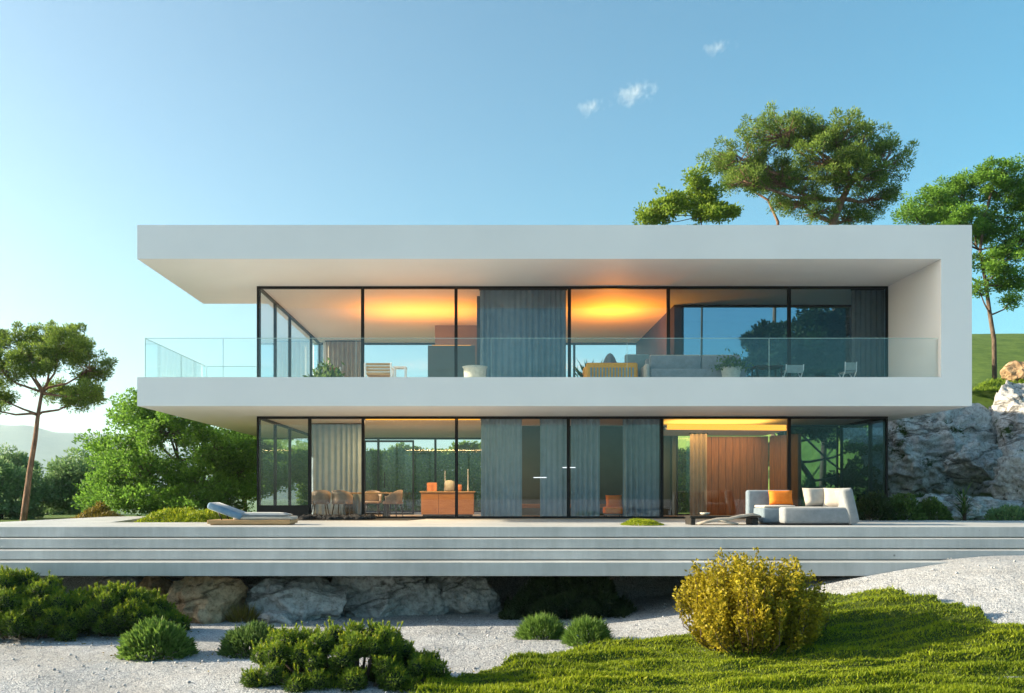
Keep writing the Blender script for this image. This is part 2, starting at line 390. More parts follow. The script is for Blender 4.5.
def fast_mesh(name, verts, nside, val=None, smooth=False):
    """verts (F*nside,3): one face per nside vertices"""
    n = len(verts); nf = n // nside
    me = bpy.data.meshes.new(name)
    me.vertices.add(n); me.vertices.foreach_set('co', np.ascontiguousarray(verts, dtype=np.float32).ravel())
    me.loops.add(n); me.loops.foreach_set('vertex_index', np.arange(n, dtype=np.int32))
    me.polygons.add(nf); me.polygons.foreach_set('loop_start', np.arange(0, n, nside, dtype=np.int32))
    if val is not None:
        a = me.attributes.new('v', 'FLOAT', 'FACE'); a.data.foreach_set('value', np.asarray(val, dtype=np.float32))
    me.update(calc_edges=True)
    return me

def grid_mesh(name, P, nx, ny, smooth=True):
    """P (ny*nx,3)"""
    idx = np.arange(nx * ny).reshape(ny, nx)
    q = np.stack([idx[:-1, :-1], idx[:-1, 1:], idx[1:, 1:], idx[1:, :-1]], -1).reshape(-1, 4)
    me = bpy.data.meshes.new(name)
    me.vertices.add(len(P)); me.vertices.foreach_set('co', np.ascontiguousarray(P, dtype=np.float32).ravel())
    me.loops.add(q.size); me.loops.foreach_set('vertex_index', q.ravel().astype(np.int32))
    me.polygons.add(len(q)); me.polygons.foreach_set('loop_start', np.arange(0, q.size, 4, dtype=np.int32))
    me.polygons.foreach_set('use_smooth', np.full(len(q), smooth))
    me.update(calc_edges=True)
    return me

def unit(v): return v / np.maximum(np.linalg.norm(v, axis=-1, keepdims=True), 1e-9)
def rdir(n, rng=RNG): return unit(rng.normal(size=(n, 3)))

def leaves(cent, dirn, L, W, rng=RNG):
    """diamond leaves: base at cent, along dirn"""
    n = len(cent); w = unit(np.cross(dirn, rdir(n, rng)))
    L = np.asarray(L).reshape(-1, 1); W = np.asarray(W).reshape(-1, 1)
    nrm = np.cross(dirn, w)
    mid = cent + dirn * L * 0.5
    V = np.stack([cent, mid + w * W * 0.5 + nrm * W * 0.12, cent + dirn * L, mid - w * W * 0.5 + nrm * W * 0.12], 1)
    return V.reshape(-1, 3)

def blades(cent, dirn, L, W, rng=RNG):
    n = len(cent); w = unit(np.cross(dirn, rdir(n, rng)))
    L = np.asarray(L).reshape(-1, 1); W = np.asarray(W).reshape(-1, 1)
    V = np.stack([cent - w * W * 0.5, cent + w * W * 0.5, cent + dirn * L], 1)
    return V.reshape(-1, 3)

def foliage(name, verts, nside, val, mat, parent=None, origin=None):
    if parent is not None: verts = verts - np.array(root_of(parent).location)
    else: verts = verts - np.array(origin)
    me = fast_mesh(name, verts, nside, val)
    o = link_mesh(name, me, mat, parent)
    if parent is None: o.location = origin
    return o

# ------------------------------------------------------------------ terrain
def H(x, y):
    x = np.asarray(x, float); y = np.asarray(y, float)
    h = -2.0 + 0 * x
    h = h + 1.42 * sstep(1.6, 11.0, x) * sstep(11.0, 17.3, y)
    under = sstep(21.2, 23.8, y)
    h = h + (-0.32 - h) * under
    h = h + 5.6 * sstep(13.5, 19.5, x) * sstep(31.5, 37.0, y)
    h = h + 8.2 * sstep(42, 72, y) * sstep(8, 32, x)
    h = h - 14.0 * sstep(45, 130, y) * sstep(5, -40, x)
    h = h - 9.0 * sstep(130, 600, y) * sstep(60, 300, x)
    p = np.stack([x * 0.35, y * 0.35, 0 * x], -1).reshape(-1, 3)
    h = h + 0.05 * fbm(p, 3, 5).reshape(x.shape) * (1 - 0.6 * under)
    return h

def ground_hit(px, py):
    d = np.linspace(8, 26, 1800)
    x = (px - 485) * d / F; z = EYE + (495 - py) * d / F
    g = z - H(x, d)
    k = np.argmax(g < 0)
    return float(x[k]), float(d[k])

def build_ground():
    def axis(lo, hi, step, far):
        near = np.arange(lo, hi + step, step)
        out = [near[-1]]; s = step
        while out[-1] < far[1]: s *= 1.18; out.append(out[-1] + s)
        out2 = [near[0]]; s = step
        while out2[-1] > far[0]: s *= 1.18; out2.append(out2[-1] - s)
        return np.array(out2[::-1][:-1] + list(near) + out[1:])
    xs = axis(-16, 24, 0.16, (-5000, 5000)); ys = axis(6, 40, 0.16, (-400, 5400))
    gx, gy = np.meshgrid(xs, ys)
    z = H(gx, gy)
    near = sstep(30, 24, gy) * sstep(4, 8, gy)
    rk = 0.032 * np.sin(gy * 14 + 1.1 * np.sin(gx * 0.55) + 0.7 * np.sin(gx * 1.3 + 1))
    amp = vnoise(np.stack([gx.ravel() * .4, gy.ravel() * .4, 0 * gx.ravel()], -1), 9).reshape(gx.shape)
    z = z + near * rk * np.clip(amp + 0.4, 0, 1)
    me = grid_mesh('ground', np.stack([gx.ravel(), gy.ravel(), z.ravel()], -1), len(xs), len(ys))
    o = link_mesh('ground', me, 'ground'); tag(o, kind='structure')
build_ground()

# distant hills to the left
def build_hills():
    nx, ny = 240, 40
    xs = np.linspace(-5100, 3000, nx); ys = np.linspace(3000, 5400, ny)
    gx, gy = np.meshgrid(xs, ys)
    t = (gx - xs[0]) / (xs[-1] - xs[0])
    p = np.stack([gx.ravel() / 840, gy.ravel() / 840, 0 * gx.ravel()], -1)
    n = fbm(p, 5, 3).reshape(gx.shape)
    ridge = 360 * np.exp(-((gx + 2150) / 1000) ** 2) + 110 * np.exp(-((gx - 400) / 1800) ** 2)
    z = np.minimum(ridge * (1 + 0.3 * n) + 30 * n, 350) * sstep(3000, 3900, gy) * sstep(5400, 4600, gy) - 30
    me = grid_mesh('hills', np.stack([gx.ravel(), gy.ravel(), z.ravel()], -1), nx, ny)
    o = link_mesh('hills', me, 'hill'); tag(o, kind='structure')
build_hills()

# ------------------------------------------------------------------ terrace
YF = 19.5
def build_terrace():
    m = MB()
    poly = [(-26, YF), (26, YF), (26, 23.9), (12.9, 24.2), (12.2, 26.0), (-6.75, 26.0), (-7.0, 22.7), (-9.6, 22.7),
            (-10.9, 29.4), (-12.2, 28.6), (-12.6, 22.4), (-26, 20.9)]
    m.prism(poly, -0.224, 0.0)
    m.box(-25.95, 25.95, YF + 0.07, 20.8, -0.246, -0.2245)
    o = obj('terrace', m, 'concrete', origin=(0, 0, 0)); tag(o, kind='structure')
    bw = o.modifiers.new('b', 'BEVEL'); bw.width = 0.012; bw.segments = 2; bw.limit_method = 'ANGLE'
    tops = [-0.246, -0.474, -0.69]; bots = [-0.474, -0.69, -0.975]; yf = [19.15, 18.8, 18.3]
    for t, b, y in zip(tops, bots, yf):
        m = MB(); last = b < -0.9
        m.box(-26, 26, y, 20.8, (b if last else b + 0.022), t - 0.0005)
        if not last: m.box(-25.95, 25.95, y + 0.07, 20.8, b, b + 0.0215)
        o = obj('terrace_step', m, 'concrete', origin=(0, 0, 0)); tag(o, kind='structure')
        bw = o.modifiers.new('b', 'BEVEL'); bw.width = 0.012; bw.segments = 2; bw.limit_method = 'ANGLE'
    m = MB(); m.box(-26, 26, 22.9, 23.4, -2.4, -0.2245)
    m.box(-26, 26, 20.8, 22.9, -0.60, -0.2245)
    o = obj('terrace_footing', m, 'soil', origin=(0, 0, 0)); tag(o, kind='structure')  # soil colour on the footing paints in the black shade below
build_terrace()

# ------------------------------------------------------------------ house
GX0, GX1 = -6.70, 11.83        # glazed volume, left and right
YG = 26.0                      # glass line
YB = 35.7                      # back wall
ZS0, ZS1, ZR0, ZR1 = 3.01, 3.76, 6.83, 7.71

house = thing('modern_house', (2.0, 26.0, 0.0), 'white two storey flat roofed house with full width glass fronts and a long balcony', 'house')

def part(name, mb, mat, parent=None): return obj(name, mb, mat, parent or house)

m = MB(); m.prism([(-9.03, 23.0), (12.64, 23.0), (12.64, 28.75), (6.35, 28.75), (6.35, 36.2), (-6.95, 36.2), (-6.95, 28.4), (-9.03, 28.4)], ZR0, ZR1)
roof = part('roof', m, 'plaster')
m = MB(); m.prism([(-9.03, 23.0), (12.64, 23.0), (12.64, 29.9), (6.35, 29.9), (6.35, 36.2), (-9.03, 36.2)], ZS0, ZS1)
part('floor_slab', m, 'plaster')
m = MB(); m.box(11.84, 12.64, 23.0, 28.75, ZS1, ZR0)
part('end_wall', m, 'plaster')
m = MB(); m.prism([(GX0, YG + 0.0), (GX1, YG), (GX1, 29.9), (6.35, 29.9), (6.35, 36.0), (GX0, 36.0)], -0.3, 0.012)
part('ground_floor', m, 'floorwood')
# thin timber floor upstairs behind the glass
m = MB(); m.prism([(GX0 + .1, YG + 0.12), (GX1 - .02, YG + 0.12), (GX1 - .02, 28.5), (6.1, 28.5), (6.1, 35.5), (GX0 + .1, 35.5)], ZS1, ZS1 + 0.02)
part('upper_floor', m, 'floorwood')

FR = 0.045
def window_x(x0, x1, y, z0, z1, pane='pane', name='window', fr=FR, top=0.07, bot=0.06, dep=0.09):
    """framed fixed pane in a plane of constant y"""
    g = 0.0015
    m = MB()
    m.box(x0 + g, x0 + fr, y, y + dep, z0, z1); m.box(x1 - fr, x1 - g, y, y + dep, z0, z1)
    m.box(x0 + fr, x1 - fr, y, y + dep, z1 - top, z1); m.box(x0 + fr, x1 - fr, y, y + dep, z0, z0 + bot)
    w = part(name, m, 'black')
    p = MB(); p.box(x0 + fr - .004, x1 - fr + .004, y + dep * .5 - .006, y + dep * .5 + .006, z0 + bot - .004, z1 - top + .004)
    part('pane', p, pane, w)
    return w
def window_y(y0, y1, x, z0, z1, pane='pane', name='window', fr=FR, top=0.07, bot=0.06, dep=0.09):
    g = 0.0015
    m = MB()
    m.box(x, x + dep, y0 + g, y0 + fr, z0, z1); m.box(x, x + dep, y1 - fr, y1 - g, z0, z1)
    m.box(x, x + dep, y0 + fr, y1 - fr, z1 - top, z1); m.box(x, x + dep, y0 + fr, y1 - fr, z0, z0 + bot)
    w = part(name, m, 'black')
    p = MB(); p.box(x + dep * .5 - .006, x + dep * .5 + .006, y0 + fr - .004, y1 - fr + .004, z0 + bot - .004, z1 - top + .004)
    part('pane', p, pane, w)
    return w

low = [257, 309.5, 363, 456.5, 568.5, 662, 789.5, 889]
upp = [257, 362.5, 456, 569.5, 668.5, 789.5, 889]
e = 0.003
lx = [X(p, YG) for p in low]; lx[0] = GX0; lx[-1] = GX1
ux = [X(p, YG) for p in upp]; ux[0] = GX0; ux[-1] = GX1
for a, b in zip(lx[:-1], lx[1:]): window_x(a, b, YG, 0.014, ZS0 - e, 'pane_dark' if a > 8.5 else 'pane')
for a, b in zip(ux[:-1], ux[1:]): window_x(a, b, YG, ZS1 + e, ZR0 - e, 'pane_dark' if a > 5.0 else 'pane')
ysd = [YG + 0.095, 28.1, 30.2, 33.9, YB]
for a, b in zip(ysd[:-1], ysd[1:]):
    window_y(a, b, GX0, ZS1 + e, ZR0 - e)
    window_y(a, b, GX0, 0.014, ZS0 - e)
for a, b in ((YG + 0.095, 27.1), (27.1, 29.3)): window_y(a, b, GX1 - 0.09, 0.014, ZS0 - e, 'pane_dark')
# back glazing
for a, b in ((GX0 + .1, -4.96), (-4.96, -2.0), (-2.0, 1.0), (1.0, 3.6), (3.6, 6.2)):
    window_x(a, b, YB, ZS1 + e, ZR0 - e)
for a, b in ((GX0 + .1, -4.3), (-4.3, -2.0), (-2.0, 0.6)):
    window_x(a, b, YB, 0.014, ZS0 - e)
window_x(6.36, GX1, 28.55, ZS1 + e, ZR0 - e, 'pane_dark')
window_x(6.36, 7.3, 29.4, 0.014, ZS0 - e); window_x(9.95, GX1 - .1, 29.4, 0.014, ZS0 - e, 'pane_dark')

# inner walls, upstairs
m = MB(); m.box(6.1, 6.345, 28.55, YB + .09, ZS1 + .025, ZR0 - e); part('inner_wall', m, 'brownwall')
m = MB(); m.box(-.25, 2.35, 27.3, 31.0, ZS1 + .025, ZR0 - e); part('inner_wall', m, 'darkwall')  # unseen block added behind the curtain to keep it dark
m = MB(); m.box(X(435, 32), -.255, 32.0, 32.3, ZS1 + .025, Z(323, 32)); part('inner_wall', m, 'greige')
m = MB(); m.box(X(428, 29.5), X(475, 29.5), 29.4, 29.6, ZS1 + .025, Z(346, 29.5)); part('room_screen', m, 'tealwall')
m = MB(); m.box(-6.45, X(361, 35.4), 35.3, 35.5, ZS1 + .025, ZR0 - e); part('inner_wall', m, 'ceiling')
# inner walls, ground floor
m = MB(); m.box(0.62, 6.2, 29.6, 29.85, 0.014, ZS0 - e); part('inner_wall', m, 'darkwall')
m = MB(); m.box(6.21, 6.345, 29.4, YB + .09, 0.014, ZS0 - e); part('inner_wall', m, 'darkwall')
m = MB(); m.box(5.17, 5.27, 26.5, 29.58, 0.014, ZS0 - e); part('inner_wall', m, 'darkwall')
m = MB(); m.box(0.62, 0.8, 29.86, YB + .09, 0.014, ZS0 - e); part('inner_wall', m, 'darkwall')
# walnut wall of boards
m = MB()
xa, xb = X(704, 29.0), X(768, 29.0); nb = 9
for i in range(nb):
    a = xa + (xb - xa) * i / nb; b = xa + (xb - xa) * (i + 1) / nb
    m.box(a + .004, b - .004, 28.95, 29.3, 0.016, 2.62, bev=0.006)
part('wood_panel_wall', m, 'walnut')
m = MB()
for i in range(5):
    t0 = i / 5; t1 = (i + 1) / 5 - .01
    x0, y0 = xb + .03 + .52 * t0, 28.95 - 1.2 * t0; x1, y1 = xb + .03 + .52 * t1, 28.95 - 1.2 * t1
    m.prism([(x0, y0), (x1, y1), (x1 + .12, y1 + .05), (x0 + .12, y0 + .05)], 0.016, 2.62)
part('wood_panel_wall', m, 'walnut')
# dropped ceiling with its light strip, right room below
m = MB(); m.prism([(5.4, 26.55), (9.2, 26.95), (9.2, 29.35), (5.4, 29.35)], 2.66, 2.72); part('dropped_ceiling', m, 'ceiling')
m = MB(); m.prism([(5.45, 26.50), (9.15, 26.90), (9.15, 26.93), (5.45, 26.53)], 2.66, 2.83)
part('light_strip', m, 'strip')
# lit ceiling line, left room below
m = MB(); m.box(X(366, 26.3), X(480, 26.3), 26.28, 26.34, 2.93, 3.0); part('light_strip', m, 'strip')
# dark low base under the left corner glass
m = MB(); m.box(GX0 + .02, X(309, 25.96), 25.93, 25.99, 0.002, 0.40); part('plinth', m, 'black')
# glass room divider with black door frame, left room below
window_x(X(364, 31), X(414, 31), 31.0, 0.016, 2.62, 'pane', 'glass_door', fr=.06)
m = MB(); m.box(X(384, 30.9), X(384, 30.9) + .03, 30.9, 30.93, 0.95, 1.5); part('door_handle', m, 'black')

# balcony railing
RZ0, RZ1 = ZS1 + 0.002, 4.79
def rail_x(x0, x1, y):
    m = MB(); m.box(x0 + .008, x1 - .008, y, y + .016, RZ0, RZ1)
    r = part('railing_panel', m, 'rail')
    m = MB(); m.box(x0 + .008, x1 - .008, y + .001, y + .015, RZ1 + .0005, RZ1 + .012)
    m.box(x0 - .001, x0 + .0075, y, y + .016, RZ0, RZ1)
    part('edge', m, 'rail_edge', r)
def rail_y(y0, y1, x):
    m = MB(); m.box(x, x + .016, y0 + .008, y1 - .008, RZ0, RZ1)
    r = part('railing_panel', m, 'rail')
    m = MB(); m.box(x + .001, x + .015, y0 + .008, y1 - .008, RZ1 + .0005, RZ1 + .012)
    m.box(x, x + .016, y0 - .001, y0 + .0075, RZ0, RZ1)
    part('edge', m, 'rail_edge', r)
YR = 23.14
rx = [-8.88] + [X(p, YR) for p in (223, 356, 491, 627, 769)] + [11.835]
for a, b in zip(rx[:-1], rx[1:]): rail_x(a, b, YR)
for a, b in ((YR + .02, 25.9), (25.9, 28.2)): rail_y(a, b, -8.89)
rail_x(-8.86, -6.75, 28.2)

# ------------------------------------------------------------------ lamps (upstairs ones unseen, added for the ceiling glow)
def area(name, loc, sx, sy, watt, col, rot, parent):
    l = bpy.data.lights.new(name, 'AREA'); l.shape = 'RECTANGLE'; l.size = sx; l.size_y = sy; l.energy = watt; l.color = col
    o = bpy.data.objects.new(name, l); COL.objects.link(o); o.parent = parent
    o.location = Vector(loc) - root_of(parent).location; o.rotation_euler = rot
def unseen_uplighter(x, y, zc, label, watt):
    t = thing('unseen_uplighter', (x, y, ZS1 + .021), label, 'lamp')
    m = MB(); m.lathe((x, y, zc), [(0.02, 0.0), (0.12, 0.02), (0.19, 0.09), (0.20, 0.10), (0.17, 0.085), (0.02, 0.06)], 32)
    obj('lamp_shade', m, 'greige', t)
    m = MB(); m.lathe((x, y, zc), [(0.02, 0.075), (0.14, 0.078), (0.14, 0.088), (0.02, 0.09)], 24); obj('lamp_bulb', m, 'lamp', t)
    m = MB(); m.tube([(x, y, zc), (x, y, ZS1 + .05)], .014); m.lathe((x, y, ZS1 + .022), [(.16, 0), (.16, .02), (.02, .028)], 20); obj('stand', m, 'black', t)
    area('lamp_light', (x, y, zc + .14), .35, .35, watt, (1.0, 0.28, 0.014), (math.pi, 0, 0), t)
    return t
LAMP_W = 62
unseen_uplighter(X(612, 29.4), 29.4, 4.98, 'unseen floor uplighter added for the orange ceiling glow upstairs', LAMP_W)
m = MB(); m.box(X(432, 29.5), X(471, 29.5), 29.44, 29.56, Z(346, 29.5) + .002, Z(346, 29.5) + .02); part('light_strip', m, 'strip')  # unseen strip added as a source for the ceiling glow
area('lamp_light', (X(425, 29.5), 29.5, Z(346, 29.5) + .05), 3.8, 2.2, 52, (1.0, 0.27, 0.012), (math.pi, 0, 0), house)
area('lamp_light', (7.3, 28.0, 2.64), 3.2, 1.6, 34, (1.0, 0.55, 0.16), (0, 0, 0), house)
area('lamp_light', (7.3, 28.0, 2.75), 3.2, 1.6, 14, (1.0, 0.5, 0.08), (math.pi, 0, 0), house)
area('lamp_light', (X(420, 27.0), 27.0, 2.95), 4.0, 0.5, 80, (1.0, 0.62, 0.26), (0, 0, 0), house)

# ------------------------------------------------------------------ curtains
def curtain(x0, x1, y, z0, z1, mat, label, wl=0.17, amp=0.05, seed=0, group=None):
    n = int((x1 - x0) / 0.018); rg = np.random.default_rng(seed)
    xs = np.linspace(x0, x1, n); ph = 2 * math.pi * (xs - x0) / wl + 1.4 * np.sin((xs - x0) * 2.1 + seed) + .6 * np.sin((xs - x0) * 5.3)
    am = amp * (0.75 + 0.35 * np.sin((xs - x0) * 3.1 + seed * 2))
    m = MB(); vs = []; fs = []
    rows = [(z1, 0.8), (z1 - .15, 0.95), ((z0 + z1) / 2, 1.0), (z0, 1.15)]
    for off in (0, .008):
        for z, k in rows:
            for i in range(n):
                vs.append((xs[i], y + am[i] * k * math.sin(ph[i]) + off, z))
    R = len(rows)
    for r in range(R - 1):
        for i in range(n - 1):
            a = r * n + i
            fs.append((a, a + 1, a + n + 1, a + n)); b = R * n + a
            fs.append((b, b + n, b + n + 1, b + 1))
    m.add(vs, fs, True)
    t = thing('curtain', ((x0 + x1) / 2, y, z0), label, 'curtain', group)
    obj('fabric', m, mat, t)
    m = MB(); m.box(x0 - .03, x1 + .03, y - .02, y + .03, z1 + .002, z1 + .03); obj('track', m, 'black', t)
    return t
yc = 26.28
zu0, zu1 = ZS1 + .03, ZR0 - .06
zl0, zl1 = .03, ZS0 - .06
curtain(X(480, yc), X(566, yc), yc, zu0, zu1, 'curtain', 'wide slate blue curtain drawn behind the upper window beside the amber glow', seed=1)
curtain(X(852, yc), X(886, yc), yc, zu0, zu1, 'taupe_curtain', 'bunched taupe curtain at the right end of the upper windows', wl=.14, amp=.07, seed=2)
curtain(-6.3, X(360, 35.1), 35.1, zu0, zu1, 'beige_curtain', 'beige curtain against the back of the left upstairs room', seed=3)
curtain(X(481, yc), X(522, yc), yc, zl0, zl1, 'sheer', 'blue grey sheer curtain downstairs, leftmost of the four beside the kitchen island', seed=4)
curtain(X(540, yc), X(567, yc), yc, zl0, zl1, 'sheer', 'narrow sheer curtain downstairs left of the middle window post', seed=5)
curtain(X(571, yc), X(600, yc), yc, zl0, zl1, 'sheer', 'narrow sheer curtain downstairs right of the middle window post', seed=6)
curtain(X(623, yc), X(659, yc), yc, zl0, zl1, 'curtain', 'dense slate curtain downstairs between the orange chair and the amber lit room', seed=7)
curtain(X(311, 28.2), X(362, 28.2), 28.2, zl0, zl1, 'sheer', 'pale grey curtain behind the dining chairs at the glass corner', seed=8)
curtain(X(690, 28.0), X(707, 28.0), 28.0, zl0, 2.63, 'beige_curtain', 'beige curtain beside the walnut wall panel downstairs', wl=.13, seed=9)

# ------------------------------------------------------------------ furniture
# dining table
def box_leg(x, y, z0, z1, r=.03):
    m = MB(); m.box(x - r, x + r, y - r, y + r, z0, z1, bev=.004); return m
ty = 27.6; tx0, tx1 = X(348, ty), X(388, ty)
t = thing('dining_table', ((tx0 + tx1) / 2, ty, .012), 'dining table with light oak top and dark legs near the left glass', 'table')
m = MB(); m.box(tx0 - .1, tx1 + .1, ty - .5, ty + .5, .73, .78, bev=.01); obj('table_top', m, 'tablewood', t)
for sx in (tx0 + .05, tx1 - .05):
    for sy in (-.4, .4): obj('leg', box_leg(sx, ty + sy, .013, .729, .04), 'blackwood', t)

def dining_chair_proto(label):
    t = thing('dining_chair', (0, 0, 0), label, 'chair', 'taupe chairs around the dining table')
    m = MB(); m.box(-.25, .25, -.25, .23, .41, .49, bev=.035, seg=3); obj('seat', m, 'chairfab', t, local=True)
    vs = []; fs = []; n = 18
    for lay, rr in ((0, .30), (1, .255)):
        for k in range(n + 1):
            a = math.radians(-20 + 220 * k / n)
            hgt = .40 * (0.55 + 0.45 * math.sin(max(0, min(math.pi, a))) ** .7) if 0 < a < math.pi else .22
            for q in range(4):
                zz = .44 + hgt * q / 3
                fl = 1 + .10 * q / 3
                vs.append((rr * fl * math.cos(a), rr * fl * math.sin(a) * .95 - .02, zz))
    st = (n + 1) * 4
    for k in range(n):
        for q in range(3):
            a = k * 4 + q
            fs.append((a, a + 4, a + 5, a + 1)); fs.append((st + a, st + a + 1, st + a + 5, st + a + 4))
        a = k * 4 + 3; fs.append((a, a + 4, st + a + 4, st + a)); a = k * 4; fs.append((a, st + a, st + a + 4, a + 4))
    for k in (0, n):
        for q in range(3):
            a = k * 4 + q; fs.append((a, a + 1, st + a + 1, st + a) if k == 0 else (a, st + a, st + a + 1, a + 1))
    m = MB(); m.add(vs, fs, True); obj('backrest', m, 'chairfab', t, local=True)
    for sx in (-1, 1):
        for sy in (-1, 1):
            m = MB(); m.tube([(sx * .18, sy * .17, .42), (sx * .24, sy * .23, .0)], [.022, .013]); obj('leg', m, 'blackwood', t, local=True)
    return t
def copy_tree(o, parent=None):
    c = o.copy(); COL.objects.link(c)
    if parent is not None: c.parent = parent; c.matrix_parent_inverse = Matrix()
    for ch in list(o.children): copy_tree(ch, c)
    return c
chairs = [(320, 26.75, math.radians(200), 'taupe dining chair nearest the glass corner, left end of the table'),
          (342, 26.65, math.radians(165), 'taupe dining chair in front of the table, showing its rounded back'),
          (393, 26.95, math.radians(250), 'taupe dining chair at the right end of the table'),
          (372, 28.75, math.radians(0), 'taupe dining chair on the far side of the table')]
proto = None
for px, y, rz, lb in chairs:
    c = dining_chair_proto(lb) if proto is None else copy_tree(proto)
    proto = proto or c
    c['label'] = lb; c.location = (X(px, y), y, .0125); c.rotation_euler = (0, 0, rz)

# kitchen island
iy = 28.4; ix0, ix1 = X(421, iy), X(474, iy)
t = thing('kitchen_island', ((ix0 + ix1) / 2, iy + .4, .012), 'warm teak kitchen island with vases on top', 'kitchen island')
m = MB()
for i in range(3):
    a = ix0 + (ix1 - ix0) * i / 3; b = ix0 + (ix1 - ix0) * (i + 1) / 3
    m.box(a + .004, b - .004, iy, iy + .8, .08, .78, bev=.006)
obj('cabinet', m, 'orangewood', t)
m = MB(); m.box(ix0 - .04, ix1 + .04, iy - .04, iy + .84, .781, .82, bev=.006); obj('worktop', m, 'tablewood', t)
m = MB(); m.box(ix0 + .05, ix1 - .05, iy + .06, iy + .74, .013, .079); obj('toe_kick', m, 'blackwood', t)
def vase(px, y, z, prof, mat, name, label, cat):
    m = MB(); m.lathe((X(px, y), y, z), prof, 20); return tag(obj(name, m, mat), label, cat)
zt = .8205
m = MB(); bx = X(432, 28.7); m.box(bx - .16, bx + .16, 28.6, 28.8, zt, zt + .28, bev=.01); m.box(bx - .12, bx + .0, 28.56, 28.59, zt, zt + .24, bev=.006)
tag(obj('storage_tin', m, 'terracotta'), 'terracotta box standing at the left end of the island top', 'box')
vase(449.5, 28.7, zt, [(.10, 0), (.16, .03), (.17, .25), (.15, .33), (.05, .36)], 'stoneware', 'stone_jar', 'wide pale stoneware jar in the middle of the island', 'jar')
vase(445, 28.9, zt, [(.03, 0), (.035, .05), (.012, .2), (.01, .62), (.012, .66)], 'ceramic', 'slender_vase', 'slender white bottle vase behind the stoneware jar', 'vase')
vase(468, 28.6, zt, [(.03, 0), (.03, .05), (.015, .25), (.012, .68), (.015, .72)], 'ceramic', 'slender_vase', 'slender tall white vase at the right end of the island', 'vase')
vase(459.5, 28.6, zt, [(.06, 0), (.08, .04), (.08, .18), (.06, .22)], 'terracotta', 'small_jar', 'small terracotta jar right of the stoneware jar', 'jar')

# low bench added for a reflected orange band, armchair, tubes for reflected lines
m = MB(); m.box(X(484, 27.4), X(658, 27.4), 27.3, 27.75, .30, .42, bev=.01)
t = thing('low_bench', (X(570, 27.4), 27.5, .012), 'long low teak bench added for the orange reflection band behind the downstairs curtains', 'bench')
obj('seat', m, 'orangewood', t)
for px in (490, 570, 652):
    m = MB(); m.box(X(px, 27.4) - .03, X(px, 27.4) + .03, 27.35, 27.7, .013, .299); obj('leg', m, 'blackwood', t)
ay = 26.75; axc = X(613, ay)
t = thing('armchair', (axc, ay, .012), 'orange armchair showing in the gap between the downstairs curtains', 'chair')
m = MB(); m.box(axc - .28, axc + .28, ay - .26, ay + .26, .14, .34, bev=.05, seg=3); obj('seat', m, 'orangefab', t)
m = MB(); m.pillow(Matrix.Translation((axc + .05, ay + .16, .5)) @ Matrix.Rotation(math.radians(72), 4, 'X'), .5, .42, .16); obj('backrest', m, 'orangefab', t)
for sx in (-.22, .22):
    for sy in (-.2, .2):
        m = MB(); m.tube([(axc + sx, ay + sy, .16), (axc + sx * 1.1, ay + sy * 1.1, .013)], .016); obj('leg', m, 'blackwood', t)
for px, py, lb, g in ((540, 477.5, 'white reflected line, built as a glowing tube, in the gap left of the middle window post', 1), (569, 467.5, 'white reflected line, built as a glowing tube, crossing the middle window post', 0)):
    y = 26.155; x = X(px, y); z = Z(py, y)
    t = thing('reflection_line', (x, y, z), lb, 'lamp', 'reflected white lines downstairs')
    m = MB(); m.tube([(x - .19, y, z), (x + .19, y, z)], .013); obj('glowing_tube', m, 'tube', t)
    m = MB(); m.tube([(x, y, z + .02), (x, y, 2.99)], .006); obj('cord', m, 'black', t)

# ----- balcony furniture
yb = 24.7
def slat_chair(px0, px1, pytop, y, mat, label, cat='chair', name='balcony_chair'):
    x0, x1 = X(px0, y), X(px1, y); zt = Z(pytop, y)
    t = thing(name, ((x0 + x1) / 2, y + .3, ZS1), label, cat)
    m = MB()
    for k in range(4):
        z = zt - .05 - k * .085
        m.box(x0 + .03, x1 - .03, y + .02 + k * -.0, y + .045, z - .03, z + .04, bev=.006)
    obj('backrest', m, mat, t)
    m = MB(); m.box(x0 + .03, x1 - .03, y + .05, y + .6, ZS1 + .30, ZS1 + .36, bev=.01); obj('seat', m, mat, t)
    for xx in (x0, x1):
        m = MB(); m.box(xx - .022, xx + .022, y, y + .05, ZS1 + .001, zt, bev=.004); obj('leg', m, 'whitemetal', t)
        m = MB(); m.box(xx - .022, xx + .022, y + .56, y + .61, ZS1 + .001, ZS1 + .50, bev=.004); obj('leg', m, 'whitemetal', t)
        m = MB(); m.box(xx - .025, xx + .025, y + .051, y + .62, ZS1 + .501, ZS1 + .53, bev=.004); obj('armrest', m, 'whitemetal', t)
    return t
slat_chair(365, 391, 362.5, yb, 'tablewood', 'timber slat balcony chair with white side frames seen from behind')
def side_table(px0, px1, pyt, y, label):
    x0, x1 = X(px0, y), X(px1, y); z = Z(pyt, y)
    t = thing('side_table', ((x0 + x1) / 2, y + .22, ZS1), label, 'table')
    m = MB(); m.box(x0, x1, y, y + .45, z - .03, z, bev=.006); obj('table_top', m, 'whitemetal', t)
    for xx in (x0 + .03, x1 - .03):
        for yy in (y + .03, y + .42):
            m = MB(); m.box(xx - .015, xx + .015, yy - .015, yy + .015, ZS1 + .001, z - .031); obj('leg', m, 'whitemetal', t)
side_table(393, 406, 366, yb, 'small white side table next to the timber slat chair')
